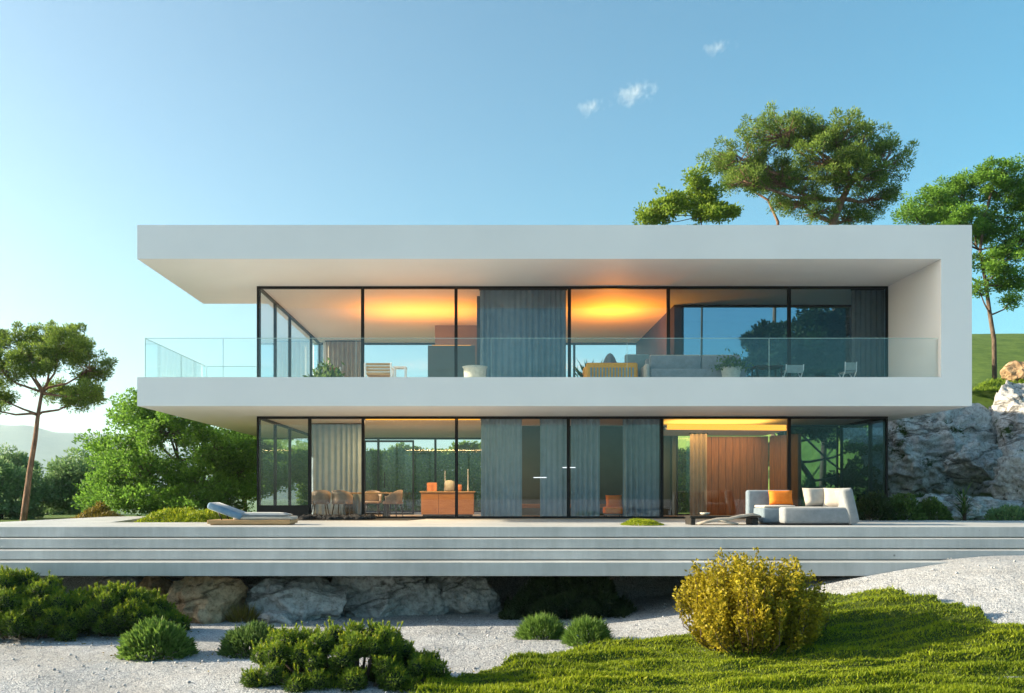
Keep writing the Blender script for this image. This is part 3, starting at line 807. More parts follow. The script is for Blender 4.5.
# left corner stool, bench and plant
def potted(name, x, y, z, r, h, potmat, leafm, nl, ll, lw, up, label, cat='plant', rad=.3, seed=0):
    rg = np.random.default_rng(seed)
    t = thing(name, (x, y, z), label, cat)
    m = MB(); m.lathe((x, y, z), [(r * .75, 0), (r, h * .9), (r * 1.05, h), (r * .92, h), (r * .9, h * .9)], 20); obj('pot', m, potmat, t)
    m = MB(); m.lathe((x, y, z + h * .86), [(r * .88, 0), (r * .88, .01)], 16); obj('soil', m, 'soil', t)
    c = np.array([x, y, z + h]) + rg.normal(size=(nl, 3)) * np.array([rad * .45, rad * .45, rad * .4]); c[:, 2] = np.maximum(c[:, 2], z + h * .9)
    d = unit(rdir(nl, rg) + np.array([0, 0, up]))
    foliage('leaves', leaves(c, d, rg.uniform(.7, 1.2, nl) * ll, rg.uniform(.8, 1.2, nl) * lw, rg), 4, rg.random(nl), leafm, t)
    return t
potted('potted_plant', X(326, 25.2), 25.2, ZS1, .17, .22, 'terracotta', 'l_hedge', 260, .22, .09, .9, 'dark leafy plant in a terracotta pot at the left balcony corner', rad=.45, seed=3)
slat_chair(322, 340, 367, 25.6, 'orangewood', 'low orange timber bench beside the potted plant on the balcony', 'bench', 'low_bench')
bw = 24.9
vase(475, bw, ZS1, [(.22, 0), (.30, .08), (.32, .48), (.36, .54), (.33, .54), (.29, .46)], 'stoneware', 'stone_planter', 'wide pale stoneware planter bowl in front of the upstairs curtain', 'planter')
# amber lounge armchair
y = 24.6; x0, x1 = X(586, y), X(638, y); zt = Z(362.5, y)
t = thing('lounge_chair', ((x0 + x1) / 2, y + .35, ZS1), 'amber wicker lounge chair with rounded back on the balcony', 'chair')
m = MB(); m.box(x0, x1, y, y + .10, ZS1 + .10, zt, bev=.06, seg=4); obj('backrest', m, 'amber', t)
m = MB()
for k in range(14):
    a = x0 + .14 + (x1 - x0 - .28) * k / 13; m.box(a - .022, a + .022, y - .012, y - .001, ZS1 + .16, zt - .14, bev=.004)
obj('back_slats', m, 'tealfab', t)
m = MB(); m.box(x0 + .08, x1 - .08, y + .11, y + .75, ZS1 + .22, ZS1 + .40, bev=.05, seg=3); obj('seat', m, 'cream', t)
for xx in (x0 - .02, x1 - .10):
    m = MB(); m.box(xx, xx + .12, y + .101, y + .75, ZS1 + .10, ZS1 + .55, bev=.04, seg=3); obj('armrest', m, 'amber', t)
for xx in (x0 + .08, x1 - .08):
    for yy in (y + .06, y + .68):
        m = MB(); m.tube([(xx, yy, ZS1 + .12), (xx, yy, ZS1 + .001)], .02); obj('leg', m, 'blackwood', t)
# shell chair and teal armchair behind
y = 25.45; xc = X(610, y)
t = thing('shell_chair', (xc, y, ZS1), 'pointed grey shell chair behind the amber lounge chair', 'chair')
m = MB(); zt = Z(353, y); vs = []; fs = []; n = 12
for lay, oy in ((0, 0), (1, .05)):
    for k in range(n + 1):
        a = math.pi * k / n; xx = -.36 * math.cos(a); zz = (zt - ZS1 - .35) * math.sin(a) ** 1.4
        vs.append((xc + xx, y + oy + .1 * (1 - math.sin(a)), ZS1 + .35)); vs.append((xc + xx * .75, y + oy - .0, ZS1 + .35 + zz))
st = 2 * (n + 1)
for k in range(n):
    a = 2 * k; fs += [(a, a + 2, a + 3, a + 1), (st + a, st + a + 1, st + a + 3, st + a + 2), (a + 1, a + 3, st + a + 3, st + a + 1), (a, st + a, st + a + 2, a + 2)]
m.add(vs, fs, True); obj('backrest', m, 'greyfab', t)
m = MB(); m.lathe((xc, y + .0, ZS1 + .28), [(.30, 0), (.33, .04), (.30, .07)], 20); obj('seat', m, 'greyfab', t)
m = MB(); m.lathe((xc, y, ZS1 + .001), [(.22, 0), (.22, .015), (.03, .03), (.03, .279)], 16); obj('pedestal', m, 'black', t)
y = 25.2; x0, x1 = X(625, y), X(650, y); zt = Z(354, y)
t = thing('armchair', ((x0 + x1) / 2, y + .3, ZS1), 'grey teal armchair left of the balcony sofa', 'chair')
m = MB(); m.box(x0, x1, y, y + .14, ZS1 + .14, zt, bev=.05, seg=3); obj('backrest', m, 'tealfab', t)
m = MB(); m.box(x0, x1, y + .141, y + .66, ZS1 + .14, ZS1 + .40, bev=.05, seg=3); obj('seat', m, 'tealfab', t)
for xx in (x0 + .06, x1 - .06):
    for yy in (y + .06, y + .6):
        m = MB(); m.tube([(xx, yy, ZS1 + .16), (xx, yy, ZS1 + .001)], .02); obj('leg', m, 'blackwood', t)
# pair of planters with spiky leaves left of amber chair
potted('potted_plant', X(588, 25.3), 25.3, ZS1, .16, .26, 'stoneware', 'l_hedge', 46, .55, .09, 1.0, 'broad leaved plant behind the amber lounge chair', rad=.3, seed=5)
# balcony sofa seen from the front
y = 24.35; x0, x1 = X(650, y), X(748, y); zt = Z(353.5, y)
t = thing('balcony_sofa', ((x0 + x1) / 2, y + .4, ZS1), 'long grey teal balcony sofa with cream topped back cushions', 'sofa')
m = MB(); m.box(x0, x1, y + .55, y + .80, ZS1 + .10, zt - .05, bev=.05, seg=3); obj('backrest', m, 'greyfab', t)
m = MB(); m.box(x0 + .02, x1 - .02, y, y + .549, ZS1 + .10, ZS1 + .42, bev=.05, seg=3); obj('seat', m, 'greyfab', t)
xm = (x0 + x1) / 2 + .15
for a, b in ((x0 + .06, xm - .01), (xm + .01, x1 - .1)):
    m = MB(); m.box(a, b, y + .32, y + .54, ZS1 + .421, zt, bev=.05, seg=3); cu = obj('back_cushion', m, 'greyfab', t)
    m = MB(); m.box(a + .02, b - .02, y + .34, y + .53, zt - .008, zt + .018, bev=.012); obj('piping', m, 'cream', cu)
m = MB(); m.box(x0 - .13, x0 - .001, y + .0, y + .8, ZS1 + .10, ZS1 + .55, bev=.05, seg=3); obj('armrest', m, 'cream', t)
for xx in (x0 + .1, x1 - .1):
    for yy in (y + .08, y + .7):
        m = MB(); m.tube([(xx, yy, ZS1 + .12), (xx, yy, ZS1 + .001)], .02); obj('leg', m, 'blackwood', t)
potted('potted_plant', X(731, 24.15), 24.15, ZS1, .27, .42, 'stoneware', 'l_hedge', 700, .10, .045, .5, 'bushy plant in a pale bowl in front of the balcony sofa', rad=.40, seed=8)
# right hand balcony chairs
def wire_chair(px0, px1, pyt, y, label):
    x0, x1 = X(px0, y), X(px1, y); zt = Z(pyt, y)
    t = thing('folding_chair', ((x0 + x1) / 2, y + .25, ZS1), label, 'chair')
    m = MB(); m.box(x0, x1, y - .01, y + .02, zt - .22, zt, bev=.006); obj('backrest', m, 'tealfab', t)
    m = MB(); m.box(x0, x1, y + .03, y + .5, ZS1 + .40, ZS1 + .43, bev=.006); obj('seat', m, 'tealfab', t)
    for xx in (x0 - .018, x1 + .018):
        m = MB(); m.tube([(xx, y, zt + .02), (xx, y + .02, ZS1 + .42), (xx, y + .48, ZS1 + .001)], .014); obj('leg', m, 'whitemetal', t)
        m = MB(); m.tube([(xx * 1.0, y + .48, ZS1 + .42), (xx, y + .02, ZS1 + .001)], .014); obj('leg', m, 'whitemetal', t)
wire_chair(787, 803, 365, 24.6, 'white framed folding chair right of the balcony sofa')
wire_chair(846, 856, 362.5, 24.9, 'narrow white framed chair in front of the taupe curtain')
y = 24.7
t = thing('balcony_table', (X(769, y), y + .3, ZS1), 'low black table between the balcony sofa and the folding chair', 'table')
m = MB(); m.box(X(756, y), X(784, y), y, y + .6, ZS1 + .52, ZS1 + .56, bev=.006); obj('table_top', m, 'blackwood', t)
for px in (758, 782):
    for yy in (.05, .55): obj('leg', box_leg(X(px, y), y + yy, ZS1 + .001, ZS1 + .519, .02), 'blackwood', t)

# ----- terrace lounger
ly = 20.55
x0, x1 = X(207, ly), X(291, ly)
t = thing('sun_lounger', ((x0 + x1) / 2, ly + .45, 0.0), 'low timber sun lounger with raised blue back cushion on the terrace', 'sun lounger')
m = MB(); m.box(x0, x1 - .02, ly, ly + .85, .03, .12, bev=.01); m.box(x0 + .06, x1 - .08, ly + .06, ly + .79, .002, .0295)
obj('frame', m, 'tablewood', t)
m = MB(); m.box(x0 + (x1 - x0) * .30, x1 + .0, ly + .05, ly + .80, .121, .20, bev=.035, seg=3, sm=True); obj('mattress', m, 'cream', t)
bmx = Matrix.Translation((x0 + (x1 - x0) * .27, ly + .42, .30)) @ Matrix.Rotation(math.radians(-21), 4, 'Y')
m = MB(); m.box(-.46, .40, -.40, .40, -.08, .08, bev=.06, seg=3, mat=Matrix.Translation((x0 + .42, ly + .43, .31)) @ Matrix.Rotation(math.radians(20), 4, 'Y')); obj('back_cushion', m, 'navyfab', t)
m = MB(); m.tube([(x0 + .3, ly + .15, .12), (x0 + .22, ly + .15, .30)], .015); m.tube([(x0 + .3, ly + .70, .12), (x0 + .22, ly + .70, .30)], .015); obj('back_support', m, 'black', t)
m = MB(); m.pillow(Matrix.Translation((x0 + 1.2, ly + .35, .235)), 1.3, .62, .12); o = obj('folded_blanket', m, 'bluefab'); tag(o, 'blue grey blanket spread over the sun lounger mattress', 'blanket')

# ----- sofa on the terrace
sy = 20.5
t = thing('terrace_sofa', (X(810, sy), sy + .5, 0.0), 'grey sectional sofa with chaise facing left on the terrace', 'sofa')
xa = X(768, sy); xb = X(860, sy)
m = MB(); m.box(xa - .12, xa + .95, sy + 1.15, sy + 1.4, .03, .82, bev=.05, seg=3); obj('backrest', m, 'bluefab', t)
m = MB(); m.box(xa, xa + .78, sy + .35, sy + 1.145, .04, .40, bev=.05, seg=3); obj('seat', m, 'bluefab', t)
m = MB(); m.box(xa + .02, xa + .77, sy + .37, sy + 1.13, .401, .455, bev=.025, seg=3); obj('seat_cushion', m, 'cream', t)
m = MB(); m.box(X(784, sy), xb - .12, sy + .02, sy + 1.05, .04, .42, bev=.07, seg=4); obj('chaise', m, 'greyfab', t)
m = MB(); rot = Matrix.Translation((xb - .20, sy + .56, .44)) @ Matrix.Rotation(math.radians(-13), 4, 'Y')
m.box(-.13, .13, -.56, .52, -.42, .42, bev=.07, seg=4, mat=rot); obj('armrest', m, 'greyfab', t)
m = MB(); m.box(xa + .05, xb - .15, sy + .10, sy + 1.3, .003, .039); obj('base', m, 'black', t)
def cushion(x, y, z, w, h, th, tiltx, tilty, mat, label):
    m = MB(); m.pillow(Matrix.Translation((x, y, z)) @ Matrix.Rotation(math.radians(tilty), 4, 'Z') @ Matrix.Rotation(math.radians(90 - tiltx), 4, 'X'), w, h, th)
    return tag(obj('cushion', m, mat), label, 'cushion', 'cushions on the terrace sofa')
cushion(X(781.5, 21.3), 21.36, .64, .58, .36, .18, 14, 0, 'orangefab', 'orange cushion against the blue back of the terrace sofa')
cushion(X(818, sy + .6), sy + .72, .655, .66, .46, .24, 20, 12, 'cream', 'cream cushion on the chaise beside the orange cushion')
cushion(X(838, sy + .45), sy + .52, .645, .62, .48, .24, 20, -28, 'cream', 'cream cushion on the chaise leaning on the sloped armrest')

# ----- driftwood coffee table
cy = 20.5; x0, x1 = X(691, cy), X(763, cy)
t = thing('coffee_table', ((x0 + x1) / 2, cy + .35, 0.0), 'low dark coffee table with a driftwood branch leg beside the sofa', 'table')
m = MB(); m.box(x0, x1, cy + .1, cy + .75, .17, .215, bev=.012); obj('table_top', m, 'blackwood', t)
m = MB(); m.box(x0 + .02, x0 + .14, cy + .14, cy + .7, .003, .169, bev=.02); obj('leg', m, 'blackwood', t)
m = MB(); m.box(x1 - .2, x1 - .04, cy + .2, cy + .7, .003, .169, bev=.02); obj('leg', m, 'blackwood', t)
m = MB(); m.tube([(x0 + .16, cy + .02, .03), (x0 + .35, cy + .0, .08), (x0 + .6, cy + .03, .13), (x0 + .9, cy + .02, .15), (x0 + 1.15, cy + .05, .21), (x0 + 1.45, cy + .06, .25), (x0 + 1.62, cy + .05, .22)], [.03, .04, .045, .04, .04, .032, .015], 8)
m.tube([(x0 + .6, cy + .03, .13), (x0 + .85, cy + .01, .07), (x0 + 1.1, cy + .03, .03)], [.035, .03, .02], 7); obj('branch', m, 'driftwood', t)
m = MB(); m.lathe((x0 + .42, cy + .4, .216), [(.02, 0), (.10, .03), (.12, .07), (.11, .07), (.05, .03)], 20); tag(obj('bowl', m, 'stoneware'), 'small stoneware bowl on the low coffee table', 'bowl')

# ------------------------------------------------------------------ rocks
def rock(px, py, d, sx, sy, sz, mat, label, seed, name='boulder', cat='rock', planes=14, group=None, cut=0.78, amp=0.10):
    """faceted boulder: centre seen at px,py at distance d, half sizes in metres"""
    rg = np.random.default_rng(seed)
    b = bmesh.new(); bmesh.ops.create_icosphere(b, subdivisions=6, radius=1.0)
    v = np.array([a.co[:] for a in b.verts]); f = [[q.index for q in a.verts] for a in b.faces]; b.free()
    warp = fbm(v * 1.4 + seed, 3, seed + 2)
    for k in range(planes):
        n = rdir(1, rg)[0]; c = rg.uniform(cut - .16, cut + .12)
        h = v @ n + .05 * warp; o = h > c
        v[o] -= np.outer((h[o] - c) * 0.94, n)
    S = np.array([sx, sy, sz]); q = v * S
    ridge = -np.abs(fbm(q * .9 + seed * 3.1, 4, seed))
    fine = -np.abs(fbm(q * 2.7 + seed, 4, seed + 5))
    tl = unit(np.array([[.25 * rg.normal(), .25 * rg.normal(), 1.0]]))[0]
    lay = (q @ tl) * 2.6 + .8 * fbm(q * .8, 3, seed + 9)
    strata = (lay - np.floor(lay)); strata = np.where(strata < .82, strata / .82, (1 - strata) / .18) - .5
    disp = amp * (2.0 * ridge + 1.0 * fine + .55 * strata) + .012 * fbm(q * 9, 3, seed + 13)
    v = q + unit(v) * (disp * min(1.6, S.mean()))[:, None]
    x, z = X(px, d), Z(py, d)
    m = MB(); m.add(v + np.array([x, d, z]), f, False)
    o = obj(name, m, mat); 
    o.data.polygons.foreach_set('use_smooth', [True] * len(o.data.polygons))
    return tag(o, label, cat, group)
# beneath the terrace
rock(203, 603, 19.2, 1.05, .9, 0.95, 'rock_tan', 'tan boulder with a sunlit left face under the terrace edge', 11)
rock(128, 590, 21.0, .75, .6, .65, 'rock_pale', 'small pale boulder behind the dark bushes under the terrace', 12)
rock(160, 592, 20.6, .6, .5, .5, 'rock_tan', 'small tan boulder between the pale boulder and the large tan one', 13)
rock(300, 603, 19.6, 1.35, .8, .80, 'rock_grey', 'grey slab of rock right of the tan boulder under the terrace', 14)
rock(385, 600, 20.2, 1.75, .9, 0.95, 'rock_grey', 'longest grey rock ledge in the middle of the shaded bank', 15, planes=18)
rock(463, 598, 20.6, 1.15, .7, .85, 'rock_grey', 'grey rock at the right end of the ledge by the dark shrubs', 16, planes=18)
rock(278, 622, 18.7, .5, .4, .28, 'rock_grey', 'flat grey stone at the foot of the rock ledge', 17)
# right hand cliff
rock(1020, 466, 33.0, 3.3, 2.4, 3.3, 'rock_pale', 'tall pale rock face rising at the right edge below the slender tree', 21, 'cliff', planes=22, cut=.72)
rock(930, 450, 33.0, 2.8, 1.5, 2.4, 'rock_pale', 'shaded craggy rock face directly behind the right end of the house', 22, 'cliff', planes=20)
rock(977, 464, 30.3, 1.15, .8, .85, 'rock_grey', 'rounded grey boulder resting above the low pale ledge', 23)
rock(955, 510, 27.6, 2.5, .9, .80, 'rock_pale', 'long low pale ledge behind the yucca', 24, 'rock_ledge', planes=18)
rock(1045, 485, 28.5, 1.7, 1.2, 1.9, 'rock_pale', 'upright pale rock cut off by the right edge beside the yucca', 25, planes=18)
rock(1020, 374, 36.6, .8, .5, .62, 'rock_tan', 'orange tan rock on the grass below the slender tree', 26)
rock(1075, 415, 33.0, 2.2, 2.0, 2.2, 'rock_grey', 'grey rock beyond the right edge of the rock face', 27, planes=18)

# lava stones bed in front of the dining corner
def lava_bed():
    m = MB(); rg = np.random.default_rng(31)
    for i in range(210):
        x = rg.uniform(X(303, 25), X(372, 25)); y = rg.uniform(24.6, 25.7); r = rg.uniform(.04, .11)
        b = bmesh.new(); bmesh.ops.create_icosphere(b, subdivisions=1, radius=r)
        for q in b.verts: q.co *= 1 + rg.uniform(-.25, .25)
        bmesh.ops.transform(b, matrix=Matrix.Translation((x, y, r * .6 + .004)) @ Matrix.Diagonal((1.2, 1, .8, 1)), verts=b.verts)
        m.bm(b)
    o = obj('lava_stones', m, 'lava'); tag(o, 'dark lava stones strewn before the dining corner glass', 'stones', kind='stuff')
lava_bed()
m = MB(); m.prism([(X(300, 25.2), 24.3), (X(408, 24.3), 24.3), (X(425, 25.6), 25.75), (X(300, 25.2), 25.75)], 0.0035, 0.016)
tag(obj('outdoor_mat', m, 'blackwood'), 'dark flat mat on the terrace in front of the dining windows', 'mat')

# ------------------------------------------------------------------ plants
def mound_plant(name, label, cat, c, rx, ry, h, n, mat, ll, lw, up=.6, seed=0, nside=3, group=None, spiky=0.0, core=True):
    """low rounded clump of upright blades"""
    rg = np.random.default_rng(seed)
    u = rdir(n, rg); u[:, 2] = np.abs(u[:, 2]); r = rg.uniform(.55, 1.0, n) ** .6
    lump = 1 + .16 * vnoise(u * 3.2 + seed, seed)
    p = u * (r * lump)[:, None] * np.array([rx, ry, h]) * (1 - ll / max(h, .1) * .35)
    p = p + np.array(c)
    d = unit(u * np.array([1, 1, .7]) + rdir(n, rg) * .5 + np.array([0, 0, up]))
    L = rg.uniform(.6, 1.25, n) * ll; W = rg.uniform(.7, 1.2, n) * lw
    V = blades(p, d, L, W, rg) if nside == 3 else leaves(p, d, L, W, rg)
    val = np.clip(rg.random(n) * .6 + .4 * (r - .55) / .45, 0, 1)
    o = thing(name, c, label, cat, group)
    foliage('foliage', V, nside, val, mat, o)
    m = MB()
    for k in range(7):
        a = k * .9; m.tube([(c[0] + .03 * math.cos(a), c[1] + .03 * math.sin(a), c[2] - .05), (c[0] + rx * .5 * math.cos(a), c[1] + ry * .5 * math.sin(a), c[2] + h * .6)], [.014, .006], 5)
    obj('stems', m, 'bark', o)
    return o

def cloud_bush(name, label, cat, lobes, mat, n_per=650, seed=0, ll=.11, group=None):
    """dwarf mountain pine: many rounded lobes of short needles"""
    rg = np.random.default_rng(seed); Vs = []; vals = []; m = MB(); st = MB()
    c0 = np.mean([l[:3] for l in lobes], 0); zb = min(l[2] - l[3] for l in lobes)
    base = (c0[0], c0[1], zb)
    for x, y, z, r in lobes:
        n = int(n_per * 2.2 * (r / .25) ** 2)
        u = rdir(n, rg); keep = u[:, 2] > -.65; u = u[keep]; n = len(u)
        lump = 1 + .20 * fbm(u * 3.4 + x * 3 + y, 3, seed)
        p = np.array([x, y, z]) + u * (r * lump * rg.uniform(.70, .97, n))[:, None]
        d = unit(u * .8 + rdir(n, rg) * .75 + np.array([0, 0, .35]))
        Vs.append(blades(p, d, rg.uniform(.6, 1.2, n) * ll, rg.uniform(.7, 1.3, n) * .018, rg))
        lit_top = np.clip(u[:, 2] * .55 + .45 + .25 * fbm(u * 3 + x, 2, seed + 3), 0, 1)   # yellower tops paint in the sunlight on each lobe
        vals.append(np.clip(rg.random(n) * .30 + .80 * lit_top ** 1.6 * rg.random(n) ** .35, 0, 1))
        for k in range(int(7 * r / .2)):
            a = rdir(1, rg)[0]; a[2] = abs(a[2]) * .8 + .25; a = unit(a[None])[0]; hgt = rg.uniform(.05, .15)
            nn = 34; tt = rg.random(nn)
            pp = np.array([x, y, z]) + a * r * .9 + (a * .5 + np.array([0, 0, .6])) * (tt * hgt)[:, None]
            Vs.append(blades(pp, unit(rdir(nn, rg) * .6 + a * .4 + np.array([0, 0, .6])), rg.uniform(.5, 1, nn) * ll, np.full(nn, .017), rg)); vals.append(np.clip(.55 + .45 * rg.random(nn), 0, 1))
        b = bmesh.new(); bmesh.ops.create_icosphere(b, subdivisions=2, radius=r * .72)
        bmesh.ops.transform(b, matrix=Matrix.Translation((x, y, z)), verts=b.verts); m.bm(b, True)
        st.tube([(c0[0] + (x - c0[0]) * .35, c0[1] + (y - c0[1]) * .35, zb - .05), (x, y, z)], [.035, .015], 5)
    o = thing(name, base, label, cat, group)
    fo = foliage('foliage', np.concatenate(Vs), 3, np.concatenate(vals), mat, o)
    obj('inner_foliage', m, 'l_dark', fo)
    obj('branches', st, 'bark', o)
    return o

def lobes_in(px0, px1, pyt, pyb, d, n, r0, r1, seed, depth=.8, prof=None):
    """scatter lobes under an outline given in metres round a real centre"""
    rg = np.random.default_rng(seed); out = []
    x0, x1 = X(px0, d), X(px1, d); zt, zb = Z(pyt, d), Z(pyb, d)
    while len(out) < n:
        u = rg.uniform(0, 1); w = rg.uniform(-1, 1)
        r = rg.uniform(r0, r1)
        env = (1 - abs(2 * u - 1) ** 3) if prof is None else np.interp(u, prof[0], prof[1])
        env *= math.sqrt(max(0, 1 - w * w * .8))
        x = x0 + r + (x1 - x0 - 2 * r) * u; y = d + w * depth
        ztop = zb + (zt - zb) * env - r
        z = ztop if rg.random() < .6 else rg.uniform(zb + r * .5, max(ztop, zb + r * .6))
        z = max(z, zb + r * .4)
        if all((x - a) ** 2 + (y - b) ** 2 + (z - c) ** 2 > (.62 * (r + q)) ** 2 for a, b, c, q in out) or rg.random() < .01:
            out.append((x, y, z, r))
    return out

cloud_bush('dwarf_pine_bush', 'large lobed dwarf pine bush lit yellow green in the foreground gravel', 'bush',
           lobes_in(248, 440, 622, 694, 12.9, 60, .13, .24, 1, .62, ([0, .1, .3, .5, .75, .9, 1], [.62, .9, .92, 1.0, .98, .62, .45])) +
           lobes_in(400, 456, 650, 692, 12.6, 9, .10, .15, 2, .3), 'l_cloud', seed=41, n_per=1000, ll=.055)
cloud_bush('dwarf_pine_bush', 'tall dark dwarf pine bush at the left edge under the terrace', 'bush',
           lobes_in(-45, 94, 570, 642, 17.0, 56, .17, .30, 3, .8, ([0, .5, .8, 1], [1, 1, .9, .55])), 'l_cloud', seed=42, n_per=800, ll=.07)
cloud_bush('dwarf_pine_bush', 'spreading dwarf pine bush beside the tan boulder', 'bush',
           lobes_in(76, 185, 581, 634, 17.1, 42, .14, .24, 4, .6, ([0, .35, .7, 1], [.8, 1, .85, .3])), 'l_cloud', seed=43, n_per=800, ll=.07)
cloud_bush('dark_shrub', 'dark lobed shrub in deep shade under the middle of the terrace', 'bush',
           lobes_in(498, 642, 570, 622, 19.8, 46, .2, .34, 5, .8), 'l_dark', seed=44, n_per=600, ll=.12)

def gpos(px, py, sink=.03):
    x, y = ground_hit(px, py); return (x, y, float(H(x, y)) - sink)
c = gpos(156, 656); mound_plant('round_bush', 'small bright green grassy bush on the raked gravel at left', 'bush', c, .60, .5, .60, 4600, 'l_small', .13, .034, seed=51, nside=4, group='small round bushes')
c = gpos(252, 654); mound_plant('round_bush', 'dull green low bush behind the large lobed pine bush', 'bush', c, .56, .45, .52, 4200, 'l_hedge', .12, .03, seed=52, nside=4, group='small round bushes')
c = gpos(541, 638); mound_plant('round_bush', 'left of two small green bushes in shade under the terrace', 'bush', c, .47, .4, .45, 3200, 'l_small', .14, .022, seed=53, group='small round bushes')
c = gpos(588, 644); mound_plant('round_bush', 'right of two small green bushes beside the grass edge', 'bush', c, .46, .4, .50, 3200, 'l_small', .14, .022, seed=54, group='small round bushes')
c = gpos(243, 622); mound_plant('grass_tuft', 'thin dry grass tuft at the foot of the tan boulder', 'grass', c, .45, .25, .30, 380, 'l_dry', .30, .014, up=1.4, seed=55)

# golden bush: upright shoots with small leaves
def golden_bush():
    rg = np.random.default_rng(61)
    cx, cy = ground_hit(752, 648); cz = float(H(cx, cy)); base = (cx, cy, cz)
    t = thing('golden_bush', base, 'large golden yellow leafed bush on the green slope before the terrace', 'bush')
    sc = cy / F; W = 150 * sc / 2; Ht = 88 * sc
    st = MB(); P = []; D = []; val = []
    for k in range(340):
        a = rg.uniform(0, 2 * math.pi); r = math.sqrt(rg.random()); wv = 1 + .10 * math.sin(3 * a + 1) + .07 * math.sin(5 * a) + rg.normal() * .05
        bx, by = math.cos(a) * r, math.sin(a) * r
        env = (1 - r ** 2.6) ** .45
        top = np.array([cx + bx * W * wv, cy + by * W * .85 * wv, cz + Ht * (.22 + .78 * env) * rg.uniform(.74, 1.14)])
        bot = np.array([cx + bx * W * .55, cy + by * W * .5, cz - .05])
        midp = (top + bot) / 2 + np.array([bx, by, 0]) * W * .14 + rg.normal(size=3) * .04
        if k % 3 == 0: st.tube([bot, midp, top], [.012, .008, .003], 5)
        n = int(75 + 55 * rg.random())
        s = rg.uniform(.12, 1.0, n) ** .7
        pts = ((1 - s) ** 2)[:, None] * bot + (2 * s * (1 - s))[:, None] * midp + (s ** 2)[:, None] * top
        pts += rg.normal(size=(n, 3)) * .028
        d = unit(rdir(n, rg) + np.array([bx * .5, by * .5, .7]))
        P.append(pts); D.append(d); val.append(np.clip(rg.random(n) * .6 + .4 * s * rg.random(n) + .12 * math.sin(k), 0, 1))
    P = np.concatenate(P); D = np.concatenate(D); n = len(P)
    foliage('foliage', leaves(P, D, rg.uniform(.045, .085, n), rg.uniform(.028, .045, n), rg), 4, np.concatenate(val), 'l_gold', t)
    obj('stems', st, 'bark', t)
golden_bush()

# hedge-like groundcover at right of terrace, yucca
rg0 = np.random.default_rng(70)
for i, (px, d, w, h, lb) in enumerate([(874, 24.6, .62, .80, 'dark small leafed shrub just right of the sofa, leftmost of the shrub row'),
                                       (903, 24.8, .62, .72, 'dark small leafed shrub in the middle of the shrub row'),
                                       (932, 25.0, .55, .62, 'dark small leafed shrub nearest the yucca')]):
    mound_plant('leafy_shrub', lb, 'bush', (X(px, d), d, -.28), w, .5, h + .25, 3800, 'l_dark' if i == 0 else 'l_hedge', .085, .05, up=.4, seed=71 + i, nside=4, group='shrub row right of the sofa')
mound_plant('leafy_shrub', 'olive green low shrub at the right edge behind the terrace', 'bush', (X(1010, 25.3), 25.3, -.3), .8, .5, .72, 3000, 'l_far', .09, .05, up=.4, seed=77, nside=4)

def yucca():
    rg = np.random.default_rng(81); x, y, z = X(964, 25.0), 25.0, -.3
    t = thing('yucca', (x, y, z), 'spiky yucca with arching leaves before the pale ledge', 'plant')
    vs = []; n = 0; val = []
    for k in range(90):
        a = rg.uniform(0, 2 * math.pi); el = rg.uniform(.15, 1.35); L = rg.uniform(.45, .75)
        p = np.array([x, y, z + rg.uniform(.3, .95)])
        d = np.array([math.cos(a) * math.cos(el), math.sin(a) * math.cos(el), math.sin(el)])
        w = np.array([-math.sin(a), math.cos(a), 0]) * .02
        q = [p + d * L * s + np.array([0, 0, -.35 * L * s * s * (1.3 - el * .6)]) for s in (0, .33, .66, 1)]
        ww = [.9, 1.1, .8, .05]
        for j in range(3):
            vs += [q[j] - w * ww[j], q[j] + w * ww[j], q[j + 1] + w * ww[j + 1], q[j + 1] - w * ww[j + 1]]; val.append(rg.random())
    foliage('leaves', np.array(vs), 4, np.array(val), 'l_hedge', t)
    m = MB(); m.tube([(x, y, z - .05), (x + .02, y, z + .5), (x, y, z + .95)], [.06, .05, .03]); obj('trunk', m, 'bark', t)
yucca()

# ---- moss bed covering the front slope
def pip(px, py, poly):
    ins = np.zeros(len(px), bool); n = len(poly); j = n - 1
    for i in range(n):
        xi, yi = poly[i]; xj, yj = poly[j]
        c = ((yi > py) != (yj > py)) & (px < (xj - xi) * (py - yi) / (yj - yi + 1e-12) + xi)
        ins ^= c; j = i
    return ins
moss_poly = [ground_hit(a, b) for a, b in ((425, 694), (470, 676), (530, 660), (600, 648), (680, 637), (740, 620), (800, 603), (868, 592), (915, 600), (960, 609), (1000, 622), (1030, 630))]
moss_poly += [(9.9, 13.5), (9.8, 10.0), (5.0, 9.2), (0.2, 9.6), (-.9, 11.4)]
def ripple(x, y):
    p = np.stack([x * .5, y * .5, 0 * x], -1)
    w = fbm(p, 3, 21) * 1.5
    q = np.stack([x * 1.1, y * 3.0, 0 * x + 4], -1)
    ph = y * 11.0 + x * 1.3 + 3.4 * w
    r = np.clip(.5 + .5 * np.sin(ph), 0, 1) ** .7
    return r * np.clip(.6 + .9 * fbm(q, 2, 33), 0.05, 1.25)
